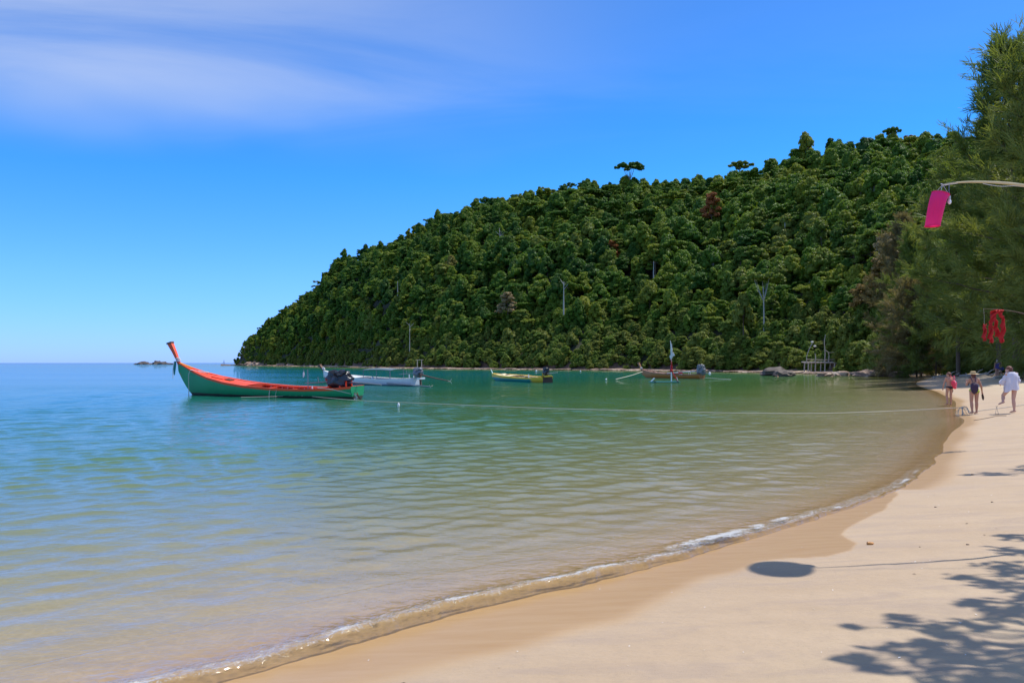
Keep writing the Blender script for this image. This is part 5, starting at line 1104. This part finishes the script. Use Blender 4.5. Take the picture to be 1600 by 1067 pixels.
def body(J, fat=1.0, voxel=.012):
    m = MB(); v = lambda k: Vector(J[k])
    def cap(a, b, ra, rb, bulge=0.0, seg=12):
        a, b = Vector(a), Vector(b); pts = [a+(b-a)*t for t in (0, .25, .5, .75, 1)]; rad = [ra+(rb-ra)*t+bulge*math.sin(math.pi*min(1, t*1.6)) for t in (0, .25, .5, .75, 1)]
        m.tube(pts, rad, seg); m.ball(a, ra, 10, 8); m.ball(b, rb, 10, 8)
    h = v('head'); fd = (v('face') if 'face' in J else h+Vector((0, 1, 0)))-h; fd.normalize(); yaw = math.atan2(-fd.x, fd.y)
    m.ball(h, (.074, .092, .112), 16, 12, (0, 0, yaw)); m.ball(h+fd*.045+Vector((0, 0, -.062)), (.050, .050, .050), 12, 8, (0, 0, yaw)); m.ball(h+fd*.094+Vector((0, 0, -.012)), (.013, .020, .022), 8, 6, (0, 0, yaw))
    sd = Vector((fd.y, -fd.x, 0))
    for s in (-1, 1): m.ball(h+sd*s*.074+Vector((0, 0, -.01)), (.012, .020, .030), 8, 6, (0, 0, yaw)); m.ball(h+fd*.082+sd*s*.03+Vector((0, 0, .018)), (.016, .010, .008), 8, 5, (0, 0, yaw))
    m.ball(h+fd*.088+Vector((0, 0, -.055)), (.024, .012, .010), 8, 5, (0, 0, yaw))
    cap(h+Vector((0, -.01, -.07)), v('neck')+Vector((0, 0, -.05)), .052, .062)
    m.ball(v('chest'), (.150*fat, .100*fat, .155), 16, 12); m.ball(v('waist'), (.125*fat*fat, .092*fat*fat, .13), 16, 12); m.ball(v('hips')+Vector((0, 0, .02)), (.160*fat, .108*fat, .115), 16, 12)
    for s in (-1, 1): m.ball(v('hips')+Vector((s*.072*fat, -.055*fat, -.05)), (.086*fat, .080*fat, .085), 12, 10)
    for s, S_ in ((-1, 'L'), (1, 'R')):
        sh = v('sh'+S_); cap(v('neck')+Vector((s*.03, 0, -.04)), sh, .050, .056*fat); cap(v('chest')+Vector((s*.07, 0, .03)), sh+Vector((0, 0, -.02)), .075, .052); cap(sh, v('el'+S_), .050*fat, .038*fat); cap(v('el'+S_), v('ha'+S_), .038*fat, .025, .003)
        # hand: palm, four unequal bent fingers, thumb from the side of the palm
        wr = v('ha'+S_); ax = (wr-v('el'+S_)).normalized(); sdv = ax.cross(Vector((s, 0, 0))); sdv = sdv.normalized() if sdv.length > .1 else Vector((0, 1, 0)); pn = ax.cross(sdv).normalized()
        pc = wr+ax*.045; V0 = [wr+sdv*.022, wr-sdv*.022, wr+ax*.085-sdv*.036, wr+ax*.085+sdv*.036]
        m.ball(pc, (.038, .040, .040), 10, 8); 
        for k, (o_, l_) in enumerate(((-.032, .060), (-.011, .072), (.011, .068), (.032, .052))):
            r0 = wr+ax*.075+sdv*o_; m.tube([r0, r0+ax*l_*.5, r0+ax*l_*.85-pn*s*l_*.38], [.0105, .0098, .0085], 7)
        r0 = wr+ax*.03+sdv*.034; m.tube([r0, r0+ax*.03+sdv*.022, r0+ax*.058+sdv*.022], [.0125, .0115, .0095], 7)
        hp = v('hips')+Vector((s*.088*fat, .0, -.04)); kn = v('kn'+S_); an = v('an'+S_); cap(hp, kn, .086*fat, .056*fat); cap(kn+Vector((0, -.01, -.03)), an, .052*fat, .036, .012*fat)
        to = v('to'+S_); fdn = (to-an); fdn.normalize(); cap(an+Vector((0, 0, -.02))-fdn*.035, an+(to-an)*.65, .036, .032); cap(an+(to-an)*.6, to, .034, .022)
        for k in range(5): q = to+Vector((fdn.y, -fdn.x, 0)).normalized()*(.024-.012*k)*s*-1+fdn*(.018-.004*abs(k-0)); m.ball(q+Vector((0, 0, -.005)), .0115, 6, 5)
    return realise(m, voxel)
def garment(me, pred, off, name, mt, parent):
    vs = me.vertices; keep = [p for p in me.polygons if pred(p.center)]
    idx = {}; V = []; Fs = []
    for p in keep:
        f = []
        for i in p.vertices:
            if i not in idx: idx[i] = len(V); V.append(vs[i].co+vs[i].normal*off)
            f.append(idx[i])
        Fs.append(tuple(f))
    mb = MB(); mb.add(V, Fs); o = mb.build(name, mt, parent, True, 0); sm = o.modifiers.new('thickness', 'SOLIDIFY'); sm.thickness = .006; sm.offset = 1; return o
def person(label, px, py, D, H, rz, J, skin, fat=1.0, voxel=.012, group=None):
    x = (px-800)/F*D; z = gz(x, D); z = max(z, -.03); ro = empty('person', (x, D, z), rz); k = H/1.645; ro.scale = (k, k, k); tag(ro, label, 'person', group)
    jj = dict(DEF); jj.update(J); me = body(jj, fat, voxel); me.materials.append(skin); obj('body', me, ro); return ro, me, jj
def hair(ro, J, mt, r=(.086, .100, .104), dz_=.018, back=.018, bob=0.0, seed=0):
    h = Vector(J['head']); fd = (Vector(J['face'])-h if 'face' in J else Vector((0, 1, 0))); fd.normalize(); mb = MB()
    yaw = math.atan2(-fd.x, fd.y); fn = lambda q: (1+.05*math.sin(q.x*22+seed)*math.sin(q.z*17)+.03*math.sin(q.y*31+q.z*9))*(1 if q.z > -.15-.2*(q.y < 0) or q.y < .25 else .86)
    mb.ball(h-fd*back+Vector((0, 0, dz_)), r, 22, 16, (0, 0, yaw), fn)
    if bob: mb.ball(h-fd*(back+.03)+Vector((0, 0, -.055)), (r[0]*.98, r[1]*.62, bob), 18, 12, (0, 0, yaw), fn)
    return mb.build('hair', mt, ro)
HBR = mat('auburn_hair', (.16, .055, .03), .6, var=.5, vs=40, bump=.6, bs=60); HDK = mat('dark_brown_hair', (.06, .03, .02), .6, var=.5, vs=40, bump=.6, bs=60); HGR = mat('grey_hair', (.35, .33, .30), .7, var=.2, vs=40)
BLACKF = mat('black_swim_fabric', (.018, .014, .02), .6); LIME = mat('lime_swim_fabric', (.50, .58, .03), .6, var=.1)
# 1: woman in black bikini with the pink bag
J1 = dict(head=(-.02, .02, 1.52), face=(-.9, .5, 1.50), elL=(-.25, .03, 1.09), haL=(-.27, .08, .86), elR=(.20, .10, 1.13), haR=(.10, .19, 1.24), knL=(-.10, .06, .48), anL=(-.14, -.06, .10), toL=(-.20, .07, .04), knR=(.08, .02, .48), anR=(.085, .03, .085), toR=(.10, .18, .03))
p1, m1, j1 = person('auburn haired woman in black bikini bottom wading at the water edge under a pink bag', 1482.5, 630, 35.0, 1.46, .04, J1, SK1, 1.02)
garment(m1, lambda c: .80 < c.z < .945 and abs(c.x) < .2 and c.z > .80+abs(c.x)*.55 and c.z > .86-max(0, -c.y)*.9+0*c.x and abs(c.y) < .2, .006, 'bikini_bottom', BLACKF, p1)
hair(p1, j1, HBR, (.088, .105, .104), .015, .02, .06)
# 2: woman with the straw hat
J2 = dict(head=(0, .04, 1.51), elL=(-.22, .12, 1.13), haL=(-.15, .24, 1.26), elR=(.27, -.02, 1.09), haR=(.33, .03, .86), knL=(-.10, .02, .48), anL=(-.10, -.04, .085), toL=(-.12, .11, .03), knR=(.105, .03, .48), anR=(.12, .06, .085), toR=(.13, .21, .03))
p2, m2, j2 = person('woman in straw hat and lime green bikini bottom walking away along the water edge', 1521, 645, 28.2, 1.50, 0, J2, SK1, 1.05)
garment(m2, lambda c: .795 < c.z < .965 and c.z > .80+abs(c.x)*.60 and abs(c.y) < .22 and abs(c.x) < .2, .010, 'bikini_bottom', LIME, p2); hair(p2, j2, HBR, (.085, .10, .10), .0, .012, .05)
ht = MB(); hc = Vector(j2['head'])+Vector((0, 0, .055)); prof = [(.215, -.012), (.17, .004), (.115, .010), (.104, .018), (.100, .055), (.092, .085), (.060, .098), (0.001, .100)]
ht.grid([[hc+Vector((r_*math.cos(a)*(1+.03*math.sin(3*a)), r_*math.sin(a), z_+.012*math.sin(2*a)*(r_ > .15))) for a in np.linspace(0, 2*math.pi, 33)] for r_, z_ in prof])
hm = ht.build('straw_hat', mat('straw', (.62, .45, .22), .8, var=.25, vs=60, bump=.5, bs=90), p2); bd = MB(); bd.grid([[hc+Vector((r_*math.cos(a), r_*math.sin(a), z_)) for a in np.linspace(0, 2*math.pi, 33)] for r_, z_ in ((.107, .016), (.105, .046), (.100, .046))]); bd.build('hat_band', BLACKF, hm)
# 3: woman in the white shirt, one foot lifted
J3 = dict(head=(-.05, .08, 1.50), face=(-.9, .6, 1.3), chest=(-.01, .02, 1.24), elL=(-.22, .10, 1.10), haL=(-.22, .22, 1.02), elR=(.22, .03, 1.08), haR=(.12, .20, 1.0), knL=(-.17, .22, .60), anL=(-.28, .06, .38), toL=(-.40, .10, .30), knR=(.06, .02, .48), anR=(.075, 0, .085), toR=(.03, .15, .03))
p3, m3, j3 = person('woman in loose white shirt balancing on one leg on the sand', 1580, 645, 27.6, 1.65, 0, J3, SK2, 1.06); hair(p3, j3, HBR, (.092, .108, .108), .012, .02, .06, 2)
SHIRT = mat('white_shirt_cloth', (.74, .72, .78), .85, var=.10, vs=9, trans=.15)
mb = MB(); rows = []
for t in np.linspace(0, 1, 22):
    z = 1.42-.66*t; rx = float(np.interp(t, [0, .08, .25, .6, 1], [.085, .175, .20, .20, .225])); ry = float(np.interp(t, [0, .08, .25, .6, 1], [.075, .115, .15, .175, .20])); row = []
    for k in range(49):
        a = 2*math.pi*k/48; fo = 1+(.02+.05*t)*math.sin(a*7+t*5)+.03*t*math.sin(a*13+2+t*8)+.02*math.sin(a*3-t*9); row.append(Vector((rx*fo*math.cos(a)-.0-.02*t, ry*fo*math.sin(a)-.01, z-.05*t*math.cos(a-2.4)-.02*math.sin(a*4)*t)))
    rows.append(row)
mb.grid(rows); o = mb.build('shirt', SHIRT, p3)
for s, S_ in ((-1, 'L'), (1, 'R')):
    sh, el, ha = Vector(j3['sh'+S_]), Vector(j3['el'+S_]), Vector(j3['ha'+S_]); q = cr([sh+Vector((-s*.04, 0, .03)), (sh+el)*.5, el, el+(ha-el)*.75], 5); mb = MB(); mb.tube(q, [.068+.012*math.sin(i*1.7)+.002*i for i in range(len(q))], 14, False); mb.build('sleeve', SHIRT, p3)
mb = MB(); mb.grid([[Vector((-.16+.10*u-.05*v, .10+.20*u, 1.14-.30*v+.05*math.sin(u*9)-.10*math.sin(math.pi*u)*v)) for u in np.linspace(0, 1, 9)] for v in np.linspace(0, 1, 8)]); o = mb.build('gathered_hem', SHIRT, p3); o.modifiers.new('t', 'SOLIDIFY').thickness = .01
# bags and sandals they carry
PK = bpy.data.materials.new('pink_patterned_cloth'); PK.use_nodes = True; nt = PK.node_tree; b = nt.nodes['Principled BSDF']; t_ = N(nt, 'ShaderNodeTexCoord').outputs['Object']; sp = N(nt, 'ShaderNodeSeparateXYZ'); L(nt, t_, sp.inputs[0])
vo = N(nt, 'ShaderNodeTexVoronoi'); vo.inputs['Scale'].default_value = 22; L(nt, t_, vo.inputs['Vector']); c_ = mix_c(nt, maprange(nt, vo.outputs['Distance'], .35, .45), (.72, .62, .66), (.80, .04, .10)); c_ = mix_c(nt, maprange(nt, sp.outputs[0], .0, .05), (.80, .05, .09), c_); L(nt, c_, b.inputs['Base Color']); b.inputs['Roughness'].default_value = .7
def pack(ro, off, size, mt, name, label, cat, seed, straps=True, top=.2, rx=0):
    k = ro.scale[0]; M = Matrix.Translation(ro.location) @ Matrix.Rotation(ro.rotation_euler[2], 4, 'Z'); loc = M @ (Vector(off)*k); e = empty(name, loc, ro.rotation_euler[2]); e.scale = (k, k, k); tag(e, label, cat)
    fn = lambda q: (1-.42*max(0, q.z)**1.5+.10*math.sin(q.x*7+seed+q.z*3)*(1-abs(q.z))+.05*math.sin(q.z*16+q.x*11+seed)); mb = MB(); mb.ball((0, 0, 0), size, 22, 16, (0, rx, 0), fn); mb.build('bag', mt, e)
    if straps:
        for s in (-1, 1): MB().tube([(s*.06, .02, size[2]*.75), (s*.09, .12, size[2]*.75+top), (s*.09, .20, size[2]*.75+top-.03), (s*.10, .24, .05)], [.016, .018, .018, .014], 7, True, .5).build('strap', mt, e)
    return e
pack(p1, (.12, -.20, 1.08), (.125, .09, .27), PK, 'pink_backpack', 'pink patterned drawstring backpack on the back of the auburn haired wading woman', 'backpack', 1, True, .18, -.28)
pack(p2, (-.09, -.19, 1.06), (.15, .12, .27), mat('dark_plum_cloth', (.045, .022, .055), .7, var=.4, vs=12), 'dark_backpack', 'dark plum backpack hanging from the left shoulder of the woman in the straw hat', 'backpack', 5, True, .2, .05)
def sandals(ro, ha, label):
    k = ro.scale[0]; M = Matrix.Translation(ro.location) @ Matrix.Rotation(ro.rotation_euler[2], 4, 'Z'); e = empty('pair_of_sandals', M @ (Vector(ha)*k)); e.scale = (k, k, k); tag(e, label, 'sandals'); dm = mat('dark_sandal', (.05, .035, .035), .7)
    for s in (-1, 1):
        mb = MB(); V = []; 
        for zz in (-.006, .006):
            for t in np.linspace(0, 2*math.pi, 14, endpoint=False): V.append(Vector((s*.022+zz, .01*s+.042*math.cos(t), -.14+.125*math.sin(t))))
        mb.add(V, [tuple(range(14))[::-1], tuple(range(14, 28))]+[(i, (i+1) % 14, 14+(i+1) % 14, 14+i) for i in range(14)]); o = mb.build('sandal', dm, e, False); MB().tube([(s*.022, -.03+.01*s, -.05), (s*.022+.03*s, .01*s, -.09), (s*.022, .04+.01*s, -.05)], .008, 6).build('strap', dm, o)
    e.rotation_euler = (0, -.25, .5); return e
sandals(p2, (.335, .03, .80), 'dark sandals held in the right hand of the woman in the straw hat'); sandals(p1, (.16, .06, .90), 'dark sandals hanging below the pink backpack')
# 4-7: people farther down the beach
J4 = dict(head=(0, .30, 1.36), face=(0, .9, .9), neck=(0, .22, 1.28), chest=(0, .14, 1.16), waist=(0, .02, 1.04), shL=(-.16, .17, 1.26), shR=(.16, .17, 1.26), elL=(-.2, .28, 1.02), elR=(.2, .26, 1.02), haL=(-.12, .38, .86), haR=(.14, .36, .86))
p4, m4, j4 = person('person in a dark swimsuit bending forward at the far end of the beach', 1439.5, 588, 107, 1.62, 1.2, J4, SK3, 1.08, .03); garment(m4, lambda c: .80 < c.z < 1.0 and c.z > .79+abs(c.x)*.4, .012, 'swimsuit', BLACKF, p4); hair(p4, j4, mat('red_brown_hair', (.25, .06, .04), .6))
J5 = dict(elL=(-.36, .05, 1.46), haL=(-.16, .08, 1.62), elR=(.36, .05, 1.46), haR=(.16, .08, 1.62), anL=(-.16, 0, .085), anR=(.16, 0, .085), knL=(-.12, .02, .48), knR=(.12, .02, .48), toL=(-.18, -.14, .03), toR=(.18, -.14, .03))
p5, m5, j5 = person('distant man in white and blue swim shorts, both hands on his head', 1455.5, 586.5, 110.5, 1.72, .1, J5, SK3, 1.12, .03); garment(m5, lambda c: .56 < c.z < .95 and abs(c.x) < .27, .018, 'swim_shorts', mat('white_blue_shorts', (.62, .64, .72), .7, var=.3, vs=9), p5); hair(p5, j5, HDK)
J6 = dict(elR=(.26, .02, 1.10), haR=(.34, .0, .90))
p6, m6, j6 = person('woman in a purple blue swimsuit walking in the tree shade behind the others', 1557.5, 590.5, 69.5, 1.60, .1, J6, SK3, 1.06, .02); garment(m6, lambda c: .80 < c.z < 1.33 and abs(c.x) < .19 and c.z > .80+abs(c.x)*.5, .010, 'swimsuit', mat('purple_swim_fabric', (.07, .05, .20), .6, var=.3, vs=12), p6); hair(p6, j6, HGR, (.085, .10, .10), .02)
e = pack(p6, (.46, .02, .86), (.20, .15, .20), mat('navy_white_cloth', (.05, .06, .16), .7, var=.6, vs=6), 'beach_bag', 'navy and white beach bag carried by the woman in the purple swimsuit', 'bag', 3, False); MB().tube([(-.10, 0, .14), (-.06, 0, .30), (.06, 0, .30), (.10, 0, .14)], .012, 6).build('handle', BLACKF, e)
# swimmer
p = at(1214.5, 588.5, 0); sw = empty('person', (p.x, p.y, 0), .4); tag(sw, 'sunburnt swimmer with head and shoulders above the water before the dark shore rock', 'person')
mb = MB(); mb.ball((0, 0, .22), (.09, .10, .12), 12, 10); mb.ball((0, 0, -.10), (.23, .13, .18), 14, 10); mb.tube([(0, 0, .15), (0, 0, 0)], .06, 8); mb.ball((.25, .1, -.05), (.12, .07, .07), 10, 8); mb.ball((-.25, .1, -.05), (.12, .07, .07), 10, 8); mb.ball((0, .10, .21), (.015, .02, .025), 6, 5); me = realise(mb, .02); me.materials.append(mat('sunburnt_skin', (.62, .28, .18), .5)); obj('body', me, sw)
MB().ball((0, -.01, .26), (.095, .10, .10), 12, 9).build('hair', HDK, sw)

# rope knot where the mooring line reaches the beach, and the little twine stake
p = at(1500, 645, .03); rk = empty('rope_bundle', (p.x, p.y, 0)); tag(rk, 'frayed pale rope bundle where the mooring line meets the beach', 'rope'); rq = random.Random(2); pe = RP[-1]-rk.location
for k in range(7):
    a = rq.uniform(-.35, .35); MB().tube(cr([pe+Vector((rq.uniform(-.05, .05), 0, 0)), pe+Vector((a*.5, rq.uniform(-.1, .1), -.05)), pe+Vector((a, rq.uniform(-.15, .15), -.22)), pe+Vector((a*1.1+rq.uniform(-.08, .08), rq.uniform(-.2, .2), -.30))], 4), .009, 5).build('strand', ROPEM, rk)
MB().tube(cr([pe, pe+Vector((.12, 0, .03)), pe+Vector((.25, .05, -.02)), pe+Vector((.3, .02, -.2))], 5), .02, 5).build('strand', ROPEM, rk); MB().tube([pe+Vector((.05, 0, 0)), pe+Vector((.08, 0, -.5))], .022, 6).build('peg', WOOD_GREY, rk)
p = at(1556, 646, .12); z0 = gz(p.x, p.y); tw = empty('twine_stake', (p.x, p.y, z0)); tag(tw, 'small stake of grey twine standing in the sand between the hat woman and white shirt', 'stake')
MB().tube([(-.06, 0, -.02), (-.03, 0, .14), (0, 0, .28)], .006, 5).build('twine', WOOD_GREY, tw); MB().tube([(.07, 0, -.02), (.03, 0, .12), (0, 0, .28)], .006, 5).build('twine', WOOD_GREY, tw); MB().tube([(-.03, 0, .30), (.0, 0, .27), (.03, 0, .30)], .008, 5).build('knot', DW, tw); MB().ball((.02, 0, .0), (.09, .05, .03), 8, 5).build('weight', DW, tw)
x0, y0 = RP[-1].x, RP[-1].y; pr2 = []
for px, py in ((1500, 636.5), (1516, 637), (1535, 636), (1560, 634.5), (1600, 632), (1680, 629)): q = at(px, py, .2); pr2.append(Vector((q.x, q.y, gz(q.x, q.y)+.03)))
pr2[0] = RP[-1].copy(); rope('shore_rope', pr2, .014, 'dark thin rope running along the sand from the rope bundle past the women', m_=WOOD_GREY)
q1 = [at(1520, 653, .1), at(1540, 650, .12), at(1556, 646.5, .15), at(1571, 645.5, .18)]; rope('thin_rope', [Vector((q.x, q.y, gz(q.x, q.y)+.012)) for q in q1], .009, 'thin dark cord lying on the sand by the twine stake', m_=DW)
#@@NEXT
